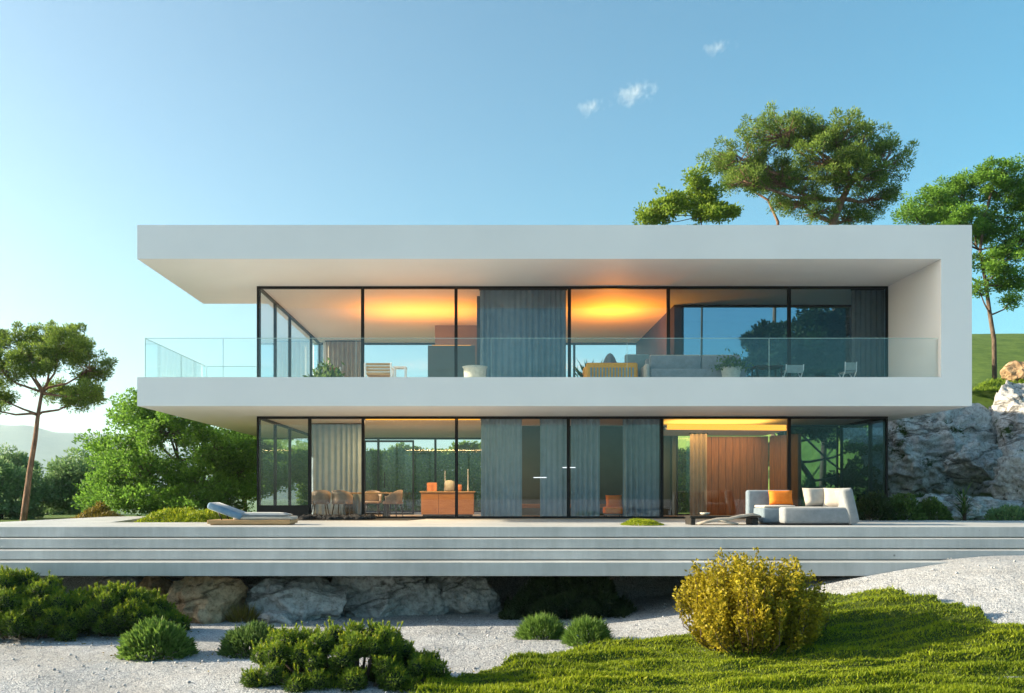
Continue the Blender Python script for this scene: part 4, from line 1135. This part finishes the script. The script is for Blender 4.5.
def moss_bed():
    rg = np.random.default_rng(91)
    xs = np.arange(-1.6, 10.1, .035); ys = np.arange(9.0, 18.0, .035)
    gx, gy = np.meshgrid(xs, ys); fx, fy = gx.ravel(), gy.ravel()
    wob = .14 * fbm(np.stack([fx * 1.6, fy * 1.6, 0 * fx], -1), 3, 44)
    ins = pip(fx + wob, fy + wob * .6, moss_poly)
    hol = fbm(np.stack([fx * .9, fy * 1.7, 0 * fx + 9], -1), 3, 55) > 1.25
    ins &= ~hol
    z = H(fx, fy) + .015 + .12 * ripple(fx, fy)
    idx = np.arange(len(fx)).reshape(gx.shape)
    I = ins.reshape(gx.shape)
    ok = I[:-1, :-1] & I[:-1, 1:] & I[1:, 1:] & I[1:, :-1]
    q = np.stack([idx[:-1, :-1], idx[:-1, 1:], idx[1:, 1:], idx[1:, :-1]], -1)[ok]
    used = np.unique(q); mp = -np.ones(len(fx), np.int64); mp[used] = np.arange(len(used))
    me = bpy.data.meshes.new('moss_bed'); P = np.stack([fx, fy, z], -1)[used]; q = mp[q]
    me.vertices.add(len(P)); me.vertices.foreach_set('co', P.astype(np.float32).ravel())
    me.loops.add(q.size); me.loops.foreach_set('vertex_index', q.ravel().astype(np.int32))
    me.polygons.add(len(q)); me.polygons.foreach_set('loop_start', np.arange(0, q.size, 4, dtype=np.int32))
    me.polygons.foreach_set('use_smooth', np.full(len(q), True)); me.update(calc_edges=True)
    o = link_mesh('moss_bed', me, 'moss_base'); tag(o, 'rippled mossy green ground cover over the slope at lower right', 'ground cover', kind='stuff')
    n = 330000
    x = rg.uniform(-1.6, 10.1, n); y = rg.uniform(9.0, 18.0, n)
    keep = rg.random(n) < np.clip((19.5 - y) / 7, .35, 1) 
    x, y = x[keep], y[keep]
    wob = .14 * fbm(np.stack([x * 1.6, y * 1.6, 0 * x], -1), 3, 44)
    ins = pip(x + wob, y + wob * .6, moss_poly) & ~(fbm(np.stack([x * .9, y * 1.7, 0 * x + 9], -1), 3, 55) > 1.28)
    x, y = x[ins], y[ins]; n = len(x)
    rp = ripple(x, y)
    p = np.stack([x, y, H(x, y) + .012 + .12 * rp], -1)
    d = unit(rdir(n, rg) * .75 + np.array([0, 0, 1.0]))
    L = rg.uniform(.03, .065, n) * (.55 + .8 * np.clip(rp, 0, 1)) * rg.uniform(.6, 1.35, n); W = rg.uniform(.014, .024, n)
    pat = np.clip(.5 + .5 * fbm(np.stack([x * .8, y * .8, 0 * x + 2], -1), 3, 66), 0, 1)
    val = np.clip(rg.random(n) * .5 + .3 * pat + .25 * np.clip(rp, 0, 1) * rg.random(n), 0, 1)
    me2 = fast_mesh('moss_blades', blades(p, d, L, W, rg), 3, val)
    o2 = link_mesh('moss_blades', me2, 'l_moss'); tag(o2, 'short yellow green blades of the mossy slope at lower right', 'ground cover', kind='stuff')
moss_bed()

def litter():
    rg = np.random.default_rng(171); m = MB()
    b = bmesh.new(); bmesh.ops.create_icosphere(b, subdivisions=1, radius=1.0)
    sv = np.array([q.co[:] for q in b.verts]); sf = [[q.index for q in f.verts] for f in b.faces]; b.free()
    n = 0
    while n < 1500:
        y = rg.uniform(11.5, 20.0); x = rg.uniform(-.62 * y - .5, .62 * y + .5)
        if pip(np.array([x]), np.array([y]), moss_poly)[0]: continue
        r = .009 + .020 * rg.random() ** 4
        v = sv * (1 + rg.uniform(-.25, .25, sv.shape)) * r * np.array([1.2, 1, .7])
        m.add(v + np.array([x, y, float(H(x, y)) + r * .25 + .012]), sf, True); n += 1
    o = obj('loose_stones', m, 'pebble', origin=(0, 0, 0)); tag(o, 'loose pale stones lying on the raked gravel', 'stones', kind='stuff')
    n = 420; cs = [ground_hit(*p) for p in ((156, 656), (330, 680), (752, 648), (60, 642), (130, 634), (445, 680))]
    c = np.array([cs[k] for k in rg.integers(0, len(cs), n)]) + rg.normal(size=(n, 2)) * np.array([.75, .4])
    p = np.stack([c[:, 0], c[:, 1], H(c[:, 0], c[:, 1]) + .03], -1)
    d = unit(rdir(n, rg) * np.array([1, 1, .25]))
    o = foliage('fallen_leaves', leaves(p, d, rg.uniform(.03, .06, n), rg.uniform(.015, .03, n), rg), 4, rg.random(n), 'l_dry', None, (0, 0, -2))
    tag(o, 'dry leaves fallen on the gravel round the bushes', 'leaves', kind='stuff')
litter()

def moss_patch(name, label, poly, z0, hgt, n, mat, seed, bl=.07, kind='stuff', cat='ground cover'):
    rg = np.random.default_rng(seed)
    poly = [tuple(p) for p in poly]; P = np.array(poly)
    x = rg.uniform(P[:, 0].min(), P[:, 0].max(), n * 3); y = rg.uniform(P[:, 1].min(), P[:, 1].max(), n * 3)
    ins = pip(x, y, poly); x, y = x[ins][:n], y[ins][:n]; n = len(x)
    cx, cy = P.mean(0); r = np.zeros(n)
    dmin = np.full(n, 9.)
    for i in range(len(poly)):
        a = P[i]; b = P[(i + 1) % len(poly)]; ab = b - a
        tt = np.clip(((x - a[0]) * ab[0] + (y - a[1]) * ab[1]) / (ab @ ab), 0, 1)
        dmin = np.minimum(dmin, np.hypot(x - a[0] - ab[0] * tt, y - a[1] - ab[1] * tt))
    hh = hgt * sstep(0, max(.25, hgt * 2.2), dmin) * (1 + .25 * fbm(np.stack([x * 2, y * 2, 0 * x], -1), 3, seed))
    p = np.stack([x, y, z0 + hh * rg.uniform(.55, 1, n)], -1)
    d = unit(rdir(n, rg) * .8 + np.array([0, 0, 1.0]))
    V = blades(p, d, rg.uniform(.5, 1.2, n) * bl, rg.uniform(.6, 1.2, n) * bl * .38, rg)
    o = foliage(name, V, 3, rg.random(n), mat, None, (cx, cy, z0))
    tag(o, label, cat, kind=kind)
    # solid body beneath
    k = 26; m = MB(); vs = []; fs = []
    return o
# moss patch set in the terrace
ang = np.linspace(0, 2 * math.pi, 18, endpoint=False)
cxp, cyp = X(641, 20.9), 20.75
moss_patch('moss_patch', 'small oval moss patch on the terrace in front of the curtains', [(cxp + .50 * math.cos(a), cyp + .62 * math.sin(a)) for a in ang], 0.0, .10, 5000, 'l_moss', 101, .045)
# grassy bed left of the lounger
moss_patch('grass_bed', 'mossy green planting bed behind the sun lounger', [(-9.35, 22.75), (-7.05, 22.75), (-6.9, 25.8), (-10.1, 27.8)], -.15, .42, 16000, 'l_moss', 102, .09)
moss_patch('grass_bank', 'dry olive grass bank behind the pale path at left', [(X(58, 30), 29.6), (X(135, 30), 29.9), (X(140, 32), 32.5), (X(60, 32), 32.3)], -.4, .95, 9000, 'l_dry', 103, .22)
moss_patch('ivy_bank', 'dark green ground ivy between the mossy rock face and the pale ledge', [(X(888, 29), 28.6), (X(948, 29), 28.6), (X(950, 31), 31.0), (X(885, 31), 31.0)], .3, 1.3, 12000, 'l_hedge', 104, .14)
moss_patch('hillside_grass', 'sunny grass shelf under the slender tree at right', [(X(960, 36), 35.2), (X(1060, 36), 35.2), (X(1060, 40), 43.0), (X(960, 40), 43.0)], 4.85, .6, 24000, 'l_lime', 105, .16)

# ------------------------------------------------------------------ trees
def tree(name, label, base, trunk, r0, blobs, n_leaf, ll, lw, mat, bark='bark', seed=0, group=None, clump=.28, twigs=14, needle=False, up=.35, cat='tree', fill=0.45, flat=1.0, tuft=False):
    """trunk: list of offsets from base; blobs: (dx,dy,dz,rx,ry,rz) offsets from base"""
    rg = np.random.default_rng(seed); B = np.array(base, float)
    t = thing(name, tuple(base), label, cat, group)
    st = MB(); tp = [B + np.array(p, float) for p in trunk]
    k = len(tp); st.tube(tp, [r0 * (1 - .55 * i / max(k - 1, 1)) for i in range(k)], 9)
    vol = np.array([b[3] * b[4] + b[3] * b[5] + b[4] * b[5] for b in blobs]); vol = vol / vol.sum()
    P = []; Dn = []; VV = []
    for bi, b in enumerate(blobs):
        c = B + np.array(b[:3]); R = np.array(b[3:6])
        # limb leaves the trunk somewhere below the blob
        cand = [p for p in tp[1:] if p[2] < c[2] + .3 * R[2]] or [tp[-1]]
        src = min(cand, key=lambda p: np.linalg.norm(p - c) + .4 * abs(p[2] - (c[2] - R[2])))
        mid = src * .5 + c * .5 + np.array([rg.normal() * .12, rg.normal() * .12, -.10 * np.linalg.norm(c - src) * .6])
        rl = r0 * .42
        q = [src, src * .72 + mid * .28 + rg.normal(size=3) * .04, mid, mid * .4 + c * .6, c]
        st.tube(q, [rl, rl * .85, rl * .68, rl * .5, rl * .32], 7)
        R = R * (0.92 if not tuft else np.array([.95, .95, 1.12])); nt = max(5, int(twigs * .62 * (R.mean() / 1.0)))
        nl = max(40, int(n_leaf * vol[bi]))
        per = max(6, int(nl / (nt * (1.5 if tuft else 2.4))))
        for w in range(nt):
            u = rdir(1, rg)[0]; u[2] = u[2] * .8 + .12
            e = c + u * R * rg.uniform(.72, 1.0)
            s0 = mid * rg.uniform(0, .5) + c * 1; s0 = c + (mid - c) * rg.uniform(0, .55)
            m1 = (s0 + e) / 2 + rg.normal(size=3) * .08 * R.mean()
            st.tube([s0, m1, e], [rl * .26, rl * .17, rl * .06], 4)
            # clumps along the outer half of the twig
            for s in (((0.75, 1.05) if w % 2 else (1.0,)) if tuft else ((0.5, 0.78, 1.0) if w % 2 else (0.85, 1.05))):
                cc = s0 * (1 - s) ** 2 + 2 * m1 * s * (1 - s) + e * s * s + rg.normal(size=3) * clump * .5
                cs = clump * rg.uniform(.65, 1.1); nn = int(per * rg.uniform(.4, 1.6))
                o = rdir(nn, rg) * (rg.random(nn) ** .5)[:, None] * 1.75 * cs * np.array([1, 1, (.85 if tuft else .60) * flat])
                P.append(cc + o); dd = unit(o) * .7 + rdir(nn, rg) * .6 + np.array([0, 0, up]) + u * .25
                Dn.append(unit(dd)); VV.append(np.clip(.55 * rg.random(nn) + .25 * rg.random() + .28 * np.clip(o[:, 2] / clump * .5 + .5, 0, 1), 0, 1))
    P = np.concatenate(P); Dn = np.concatenate(Dn); VV = np.concatenate(VV); n = len(P)
    L = rg.uniform(.65, 1.3, n) * ll; W = rg.uniform(.7, 1.25, n) * lw
    V = leaves(P, Dn, L, W, rg)
    foliage('crown', V, 4, VV, mat, t)
    obj('trunk', st, bark, t)
    return t

def at(px, py, d, base): return (X(px, d) - base[0], d - base[1], Z(py, d) - base[2])
def blob(px, py, d, rpx, rpy, base, rd=None, dd=0.0):
    x, y, z = at(px, py, d, base); s = d / F
    return (x, y + dd, z, rpx * s, (rd if rd is not None else rpx * s * .9), rpy * s)

# left pine by the terrace
d = 27.0; b = (X(22, d), d, -.35)
tr = [(0, 0, -.1)] + [at(px, py, d, b) for px, py in ((26, 500), (30, 470), (35, 440), (38, 415), (42, 392))]
bl = [blob(*q, b, dd=z_) for *q, z_ in [(20, 345, d, 26, 20, 0), (58, 340, d, 30, 17, .5), (10, 372, d, 26, 17, -.6), (48, 366, d, 26, 16, -.9), (88, 368, d, 24, 20, .2),
      (92, 395, d, 20, 11, -.4), (70, 398, d, 20, 9, .6), (36, 388, d, 16, 9, 1.0), (-12, 395, d, 20, 15, .3), (4, 412, d, 9, 8, -.5), (72, 352, d, 22, 18, -.7)]]
tree('pine_tree', 'umbrella pine with a leaning bare trunk at the left edge', b, tr, .105, bl, 46000, .10, .030, 'l_pine', 'pinebark', seed=111, clump=.115, twigs=72, tuft=True)

# bushy tree behind the terrace, left of the house
d = 34.0; b = (X(178, d), d, -.5)
tr = [(0, 0, -.1), (.05, 0, .8), (.1, .1, 1.6), (0, 0, 2.5)]
bl = [blob(*q, b, dd=z_) for *q, z_ in [(140, 415, d, 34, 26, 0), (178, 432, d, 42, 34, -.7), (215, 450, d, 36, 34, .2), (112, 452, d, 32, 30, .3), (150, 470, d, 42, 30, -1.0), (205, 486, d, 36, 26, -.8), (122, 484, d, 34, 24, -.3), (160, 400, d, 20, 12, .4), (238, 470, d, 24, 34, .8), (150, 500, d, 44, 15, -1.2), (195, 502, d, 40, 14, -1.4), (112, 500, d, 28, 15, -.6), (232, 500, d, 26, 18, -.4)]]
tree('broadleaf_tree', 'dense bushy green tree between the left pine and the house', b, tr, .14, bl, 56000, .12, .072, 'l_broad', seed=112, clump=.22, twigs=58)
d = 37.5; b = (X(245, d), d, -.5)
bl = [blob(*q, b, dd=z_) for *q, z_ in [(225, 450, d, 30, 28, 0), (262, 440, d, 32, 30, .4), (250, 478, d, 40, 26, -.5), (290, 470, d, 30, 30, 0)]]
tree('broadleaf_tree', 'smaller green tree half hidden behind the left glass corner', b, [(0, 0, -.1), (0, 0, 1.0), (.1, 0, 2.2)], .11, bl, 24000, .15, .085, 'l_broad', seed=113, clump=.26, twigs=40)
# paler trees further left
for i, (px, py, dd_, w, h, lb) in enumerate([(88, 478, 40, 46, 36, 'dull green tree low behind the pine trunk, right of it'),
                                            (0, 490, 38, 46, 36, 'dull green tree at the left edge behind the pine trunk'),
                                            (45, 500, 46, 44, 26, 'far dull green tree low between its two neighbours at left'),
                                            (8, 468, 52, 34, 26, 'farthest pale green tree above the others at the left edge')]):
    g = float(H(X(px, dd_), dd_)); b = (X(px, dd_), dd_, g - .1)
    bl = [blob(px + q * w * .45, py + r_ * h * .4, dd_, w * .55, h * .62, b, dd=z_) for q, r_, z_ in ((-1, .2, 0), (1, .3, .6), (0, -.6, -.3), (-.3, 1.1, -.6), (.8, 1.3, .1), (-1.2, 1.3, .2))]
    top = at(px, py, dd_, b)
    tree('broadleaf_tree', lb, b, [(0, 0, -.1), (.05, 0, top[2] * .5), (0, 0, top[2] * .9)], .12, bl, 15000, .16, .095, 'l_far', seed=120 + i, clump=.28, twigs=30, group='dull green trees at left')

# big pine above the roof
d = 45.0; g = float(H(X(836, d), d)); b = (X(836, d), d, g - .1)
tr = [(0, 0, -.1)] + [at(px, py, d, b) for px, py in ((838, 300), (834, 250), (833, 222), (842, 200), (852, 180))]
bl = [blob(*q, b, dd=z_) for *q, z_ in [(740, 158, d, 32, 24, .5), (770, 135, d, 32, 22, -.5), (800, 128, d, 30, 18, .8), (830, 140, d, 32, 18, -.8), (862, 146, d, 32, 24, .3), (882, 168, d, 28, 24, -.4), (815, 170, d, 36, 22, -1.2),
      (775, 172, d, 30, 20, 1.0), (845, 185, d, 34, 20, -1.0), (880, 196, d, 26, 16, .6), (800, 198, d, 30, 16, .4), (740, 185, d, 20, 14, -.6), (860, 210, d, 26, 10, 1.2), (815, 214, d, 18, 9, -.3)]]
tree('pine_tree', 'large spreading pine rising above the right half of the roof', b, tr, .30, bl, 74000, .14, .048, 'l_pine', 'pinebark', seed=131, clump=.185, twigs=52, tuft=True)
# second stem and light green tree left of it
d = 48.0; g = float(H(X(765, d), d)); b = (X(772, d), d, g - .1)
tr = [(0, 0, -.1)] + [at(px, py, d, b) for px, py in ((775, 280), (778, 222), (768, 200), (748, 188))]
bl = [blob(*q, b, dd=z_) for *q, z_ in [(752, 178, d, 26, 16, 0), (728, 168, d, 18, 22, .3), (785, 176, d, 22, 18, .5)]]
tree('pine_tree', 'slim pine stem leaning left beside the large pine above the roof', b, tr, .11, bl, 13000, .16, .05, 'l_pine', 'pinebark', seed=132, clump=.27, twigs=18)
d = 43.0; g = float(H(X(690, d), d)); b = (X(700, d), d, g - .1)
tr = [(0, 0, -.1)] + [at(px, py, d, b) for px, py in ((702, 300), (705, 240), (700, 218))]
bl = [blob(*q, b, dd=z_) for *q, z_ in [(662, 208, d, 22, 14, 0), (700, 203, d, 26, 18, .4), (695, 182, d, 13, 9, -.3), (712, 215, d, 22, 12, -.5), (648, 218, d, 12, 7, .2), (705, 240, d, 24, 16, .2)]]
tree('broadleaf_tree', 'light green leafy treetop left of the pines above the roof', b, tr, .06, bl, 17000, .15, .09, 'l_lime', seed=133, clump=.22, twigs=40)
# right hand slender tree
d = 41.0; g = float(H(X(994, d), d)); b = (X(995, d), d, g - .1)
tr = [(0, 0, -.1)] + [at(px, py, d, b) for px, py in ((994, 340), (990, 315), (986, 285), (980, 250), (985, 215), (992, 190))]
bl = [blob(*q, b, dd=z_) for *q, z_ in [(930, 208, d, 30, 20, 0), (960, 190, d, 28, 20, .6), (992, 182, d, 30, 18, -.5), (1018, 196, d, 30, 24, .3), (950, 228, d, 28, 20, -.8), (985, 225, d, 34, 24, .8), (1022, 240, d, 28, 24, -.2),
      (992, 265, d, 26, 20, -.6), (1020, 280, d, 22, 18, .5), (962, 262, d, 16, 18, .4), (910, 218, d, 16, 10, -.3), (975, 290, d, 11, 9, -.3), (1045, 215, d, 26, 30, 0), (1012, 300, d, 12, 8, 0)]]
tree('broadleaf_tree', 'slender leafy tree with a dark bare stem at the right edge above the rocks', b, tr, .11, bl, 60000, .115, .066, 'l_broad', seed=134, clump=.18, twigs=58)
# dark trees seen through the right hand windows
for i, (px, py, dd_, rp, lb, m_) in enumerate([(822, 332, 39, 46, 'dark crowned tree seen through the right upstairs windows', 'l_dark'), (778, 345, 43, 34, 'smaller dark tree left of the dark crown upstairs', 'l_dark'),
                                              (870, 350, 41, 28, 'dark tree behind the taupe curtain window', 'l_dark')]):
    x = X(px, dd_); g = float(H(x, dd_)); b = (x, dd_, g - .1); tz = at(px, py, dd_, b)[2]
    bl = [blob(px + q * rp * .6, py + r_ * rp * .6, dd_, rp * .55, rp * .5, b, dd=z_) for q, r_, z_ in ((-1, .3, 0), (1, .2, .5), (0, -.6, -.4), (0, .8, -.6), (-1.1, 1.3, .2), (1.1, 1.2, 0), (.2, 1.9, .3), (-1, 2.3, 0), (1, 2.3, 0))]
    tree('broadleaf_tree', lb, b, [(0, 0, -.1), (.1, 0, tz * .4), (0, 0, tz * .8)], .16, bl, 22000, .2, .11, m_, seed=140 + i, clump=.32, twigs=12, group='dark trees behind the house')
# crooked tree behind the right ground floor corner
d = 33.0; b = (X(815, d), d, -.35)
tr = [(0, 0, -.1)] + [at(px, py, d, b) for px, py in ((812, 480), (800, 462), (792, 440), (786, 420))]
bl = [blob(*q, b, dd=z_) for *q, z_ in [(800, 430, d, 26, 14, 0), (835, 432, d, 30, 16, .4), (865, 445, d, 24, 18, .3), (840, 475, d, 30, 18, -.3), (870, 490, d, 26, 18, .2), (775, 455, d, 20, 16, .4)]]
tree('garden_tree', 'crooked garden tree behind the glass at the right ground floor corner', b, tr, .13, bl, 15000, .12, .065, 'l_dark', 'pinebark', seed=151, clump=.17, twigs=16)
mound_plant('round_bush', 'clipped round olive bush behind the right ground floor glass', 'bush', (X(808, 31.0), 31.0, -.3), .75, .7, 1.55, 5000, 'l_far', .07, .045, up=.2, seed=152, nside=4)

# hedge behind the house, seen through the ground floor
def hedge():
    rg = np.random.default_rng(161); n = 80000
    x0, x1, y0, y1 = X(300, 50), X(700, 50), 49.4, 50.8
    x = rg.uniform(x0, x1, n); y = rg.uniform(y0, y1, n)
    top = 3.45 + .45 * fbm(np.stack([x * .9, y * .5, 0 * x], -1), 3, 7)
    z = -.6 + (top + .6) * rg.random(n) ** .85
    y = np.where(rg.random(n) < .75, y0 + rg.random(n) ** 2 * .4 + .15 * fbm(np.stack([x * 1.5, z * 1.5, 0 * x], -1), 3, 8), y)
    d = unit(rdir(n, rg) + np.array([0, -.4, .4]))
    t = thing('hedge', ((x0 + x1) / 2, 50, -.35), 'tall green hedge behind the house seen through the ground floor windows', 'hedge')
    foliage('foliage', leaves(np.stack([x, y, z], -1), d, rg.uniform(.14, .26, n), rg.uniform(.09, .15, n), rg), 4, rg.random(n), 'l_screen', t)
    m = MB()
    for k in range(16):
        xx = x0 + (x1 - x0) * (k + .5) / 16; m.tube([(xx, 50, -.4), (xx + .1, 50, 2.8)], [.05, .02], 6)
    obj('stems', m, 'bark', t)
hedge()

# ------------------------------------------------------------------ clouds and air
def cloudmat():
    m, nt, out = new_mat('thin_cloud'); L = nt.links.new
    g = nt.nodes.new('ShaderNodeTexCoord')
    n = N(nt, 'ShaderNodeTexNoise', Scale=0.045, Detail=7.0, Roughness=0.66, Distortion=0.5); L(g.outputs['Object'], n.inputs['Vector'])
    sub = N(nt, 'ShaderNodeVectorMath', _operation='DISTANCE'); L(g.outputs['Generated'], sub.inputs[0]); sub.inputs[1].default_value = (.5, .5, .5)
    fall = nt.nodes.new('ShaderNodeMapRange'); fall.inputs['From Min'].default_value = 0.0; fall.inputs['From Max'].default_value = 0.5
    fall.inputs['To Min'].default_value = 0.16; fall.inputs['To Max'].default_value = -0.20; L(sub.outputs['Value'], fall.inputs['Value'])
    ad = N(nt, 'ShaderNodeMath', _operation='ADD'); L(n.outputs['Fac'], ad.inputs[0]); L(fall.outputs[0], ad.inputs[1])
    mr = nt.nodes.new('ShaderNodeMapRange'); mr.inputs['From Min'].default_value = .50; mr.inputs['From Max'].default_value = .80
    mr.inputs['To Max'].default_value = .03
    L(ad.outputs[0], mr.inputs['Value'])
    pv = nt.nodes.new('ShaderNodeVolumePrincipled'); pv.inputs['Color'].default_value = (1, 1, 1, 1); pv.inputs['Anisotropy'].default_value = 0.2
    L(mr.outputs['Result'], pv.inputs['Density']); L(pv.outputs[0], out.inputs['Volume'])
    return m
CM = cloudmat()
def cloud(px, py, wpx, hpx, tilt, label, seed):
    d = 1500.0; s = d / F; m = MB(); x, z = X(px, d), Z(py, d)
    b = bmesh.new(); bmesh.ops.create_icosphere(b, subdivisions=4, radius=1)
    bmesh.ops.transform(b, matrix=Matrix.Rotation(-math.radians(tilt), 4, 'Y') @ Matrix.Diagonal((wpx * s * .62, hpx * s * .8, hpx * s * .62, 1)), verts=b.verts)
    m.bm(b, True)
    o = obj('cloud', m, CM, origin=(0, 0, 0)); o.location = (x, d, z); tag(o, label, 'cloud', 'small wispy clouds')
cloud(634, 92, 56, 26, 22, 'larger of the two small white clouds above the roof', 3)
cloud(591, 106, 40, 20, -12, 'smaller white cloud just left of the larger one', 4)
cloud(717, 47, 38, 18, 8, 'small white cloud alone high above the pine', 5)

def haze():
    m, nt, out = new_mat('pale_haze')
    pv = nt.nodes.new('ShaderNodeVolumePrincipled'); pv.inputs['Color'].default_value = (0.66, 0.86, 1.0, 1)
    pv.inputs['Density'].default_value = 0.00014; pv.inputs['Anisotropy'].default_value = 0.45
    nt.links.new(pv.outputs[0], out.inputs['Volume'])
    b = MB(); b.box(-5200, 5200, -450, 5600, -60, 365)
    o = obj('haze', b, m, origin=(0, 0, -60)); tag(o, kind='stuff')
HAZE = True
if HAZE: haze()

# ------------------------------------------------------------------ sky and sun
SUN_EL, SUN_AZ = 17.5, -88.0       # degrees; azimuth clockwise from +Y
w = bpy.data.worlds.new('World'); SC.world = w; w.use_nodes = True
nt = w.node_tree; nt.nodes.clear(); L = nt.links.new
sky = nt.nodes.new('ShaderNodeTexSky'); sky.sky_type = 'NISHITA'; sky.sun_disc = False
sky.sun_elevation = math.radians(SUN_EL); sky.sun_rotation = math.radians(SUN_AZ)
sky.altitude = 200; sky.air_density = 1.0; sky.dust_density = 2.0; sky.ozone_density = 1.6
bg = nt.nodes.new('ShaderNodeBackground'); bg.inputs['Strength'].default_value = 0.085
out = nt.nodes.new('ShaderNodeOutputWorld')
tint = N(nt, 'ShaderNodeMix', _data_type='RGBA', _blend_type='MULTIPLY'); tint.inputs[0].default_value = 1.0
# clear cool air away from the sun, warmer dusty air round it
gd = nt.nodes.new('ShaderNodeTexCoord'); dt = N(nt, 'ShaderNodeVectorMath', _operation='DOT_PRODUCT')
_a, _e = math.radians(SUN_AZ), math.radians(SUN_EL)
dt.inputs[1].default_value = (math.sin(_a) * math.cos(_e), math.cos(_a) * math.cos(_e), math.sin(_e))
L(gd.outputs['Generated'], dt.inputs[0])
mrg = nt.nodes.new('ShaderNodeMapRange'); mrg.inputs['From Min'].default_value = -0.35; mrg.inputs['From Max'].default_value = 0.95
L(dt.outputs['Value'], mrg.inputs['Value'])
tc = N(nt, 'ShaderNodeMix', _data_type='RGBA'); tc.inputs[6].default_value = (0.50, 1.0, 1.0, 1); tc.inputs[7].default_value = (1.04, 1.03, 0.96, 1)
L(mrg.outputs[0], tc.inputs[0]); L(tc.outputs[2], tint.inputs[7])
L(sky.outputs[0], tint.inputs[6]); L(tint.outputs[2], bg.inputs['Color']); L(bg.outputs[0], out.inputs['Surface'])
sl = bpy.data.lights.new('sun', 'SUN'); sl.energy = 5.0; sl.angle = math.radians(0.6); sl.color = (1.0, 0.84, 0.60)
so = bpy.data.objects.new('sun', sl); COL.objects.link(so)
az, el = math.radians(SUN_AZ), math.radians(SUN_EL)
sv = Vector((math.sin(az) * math.cos(el), math.cos(az) * math.cos(el), math.sin(el)))
so.rotation_euler = sv.to_track_quat('Z', 'Y').to_euler(); so.location = sv * 60

# ------------------------------------------------------------------ camera
cd = bpy.data.cameras.new('camera'); cam = bpy.data.objects.new('camera', cd); COL.objects.link(cam)
cam.location = (0, 0, EYE); cam.rotation_euler = (math.radians(90), 0, 0)
cd.sensor_fit = 'HORIZONTAL'; cd.sensor_width = 36.0; cd.lens = 36.0 * F / 1024.0
cd.shift_x = (512 - 485) / 1024.0; cd.shift_y = (495 - 346.5) / 1024.0
cd.clip_start = 0.1; cd.clip_end = 20000
SC.camera = cam

SC.render.engine = 'CYCLES'
cy_ = SC.cycles
cy_.max_bounces = 8; cy_.diffuse_bounces = 4; cy_.glossy_bounces = 4; cy_.transmission_bounces = 6; cy_.transparent_max_bounces = 40
cy_.volume_bounces = 1; cy_.use_denoising = True; cy_.sample_clamp_indirect = 6.0
cy_.caustics_reflective = False; cy_.caustics_refractive = False
try: cy_.denoiser = 'OPENIMAGEDENOISE'
except Exception: pass
vs_ = SC.view_settings
vs_.view_transform = 'Standard'; vs_.look = 'None'; vs_.gamma = 1.0; vs_.use_curve_mapping = False
vs_.exposure = 1.65
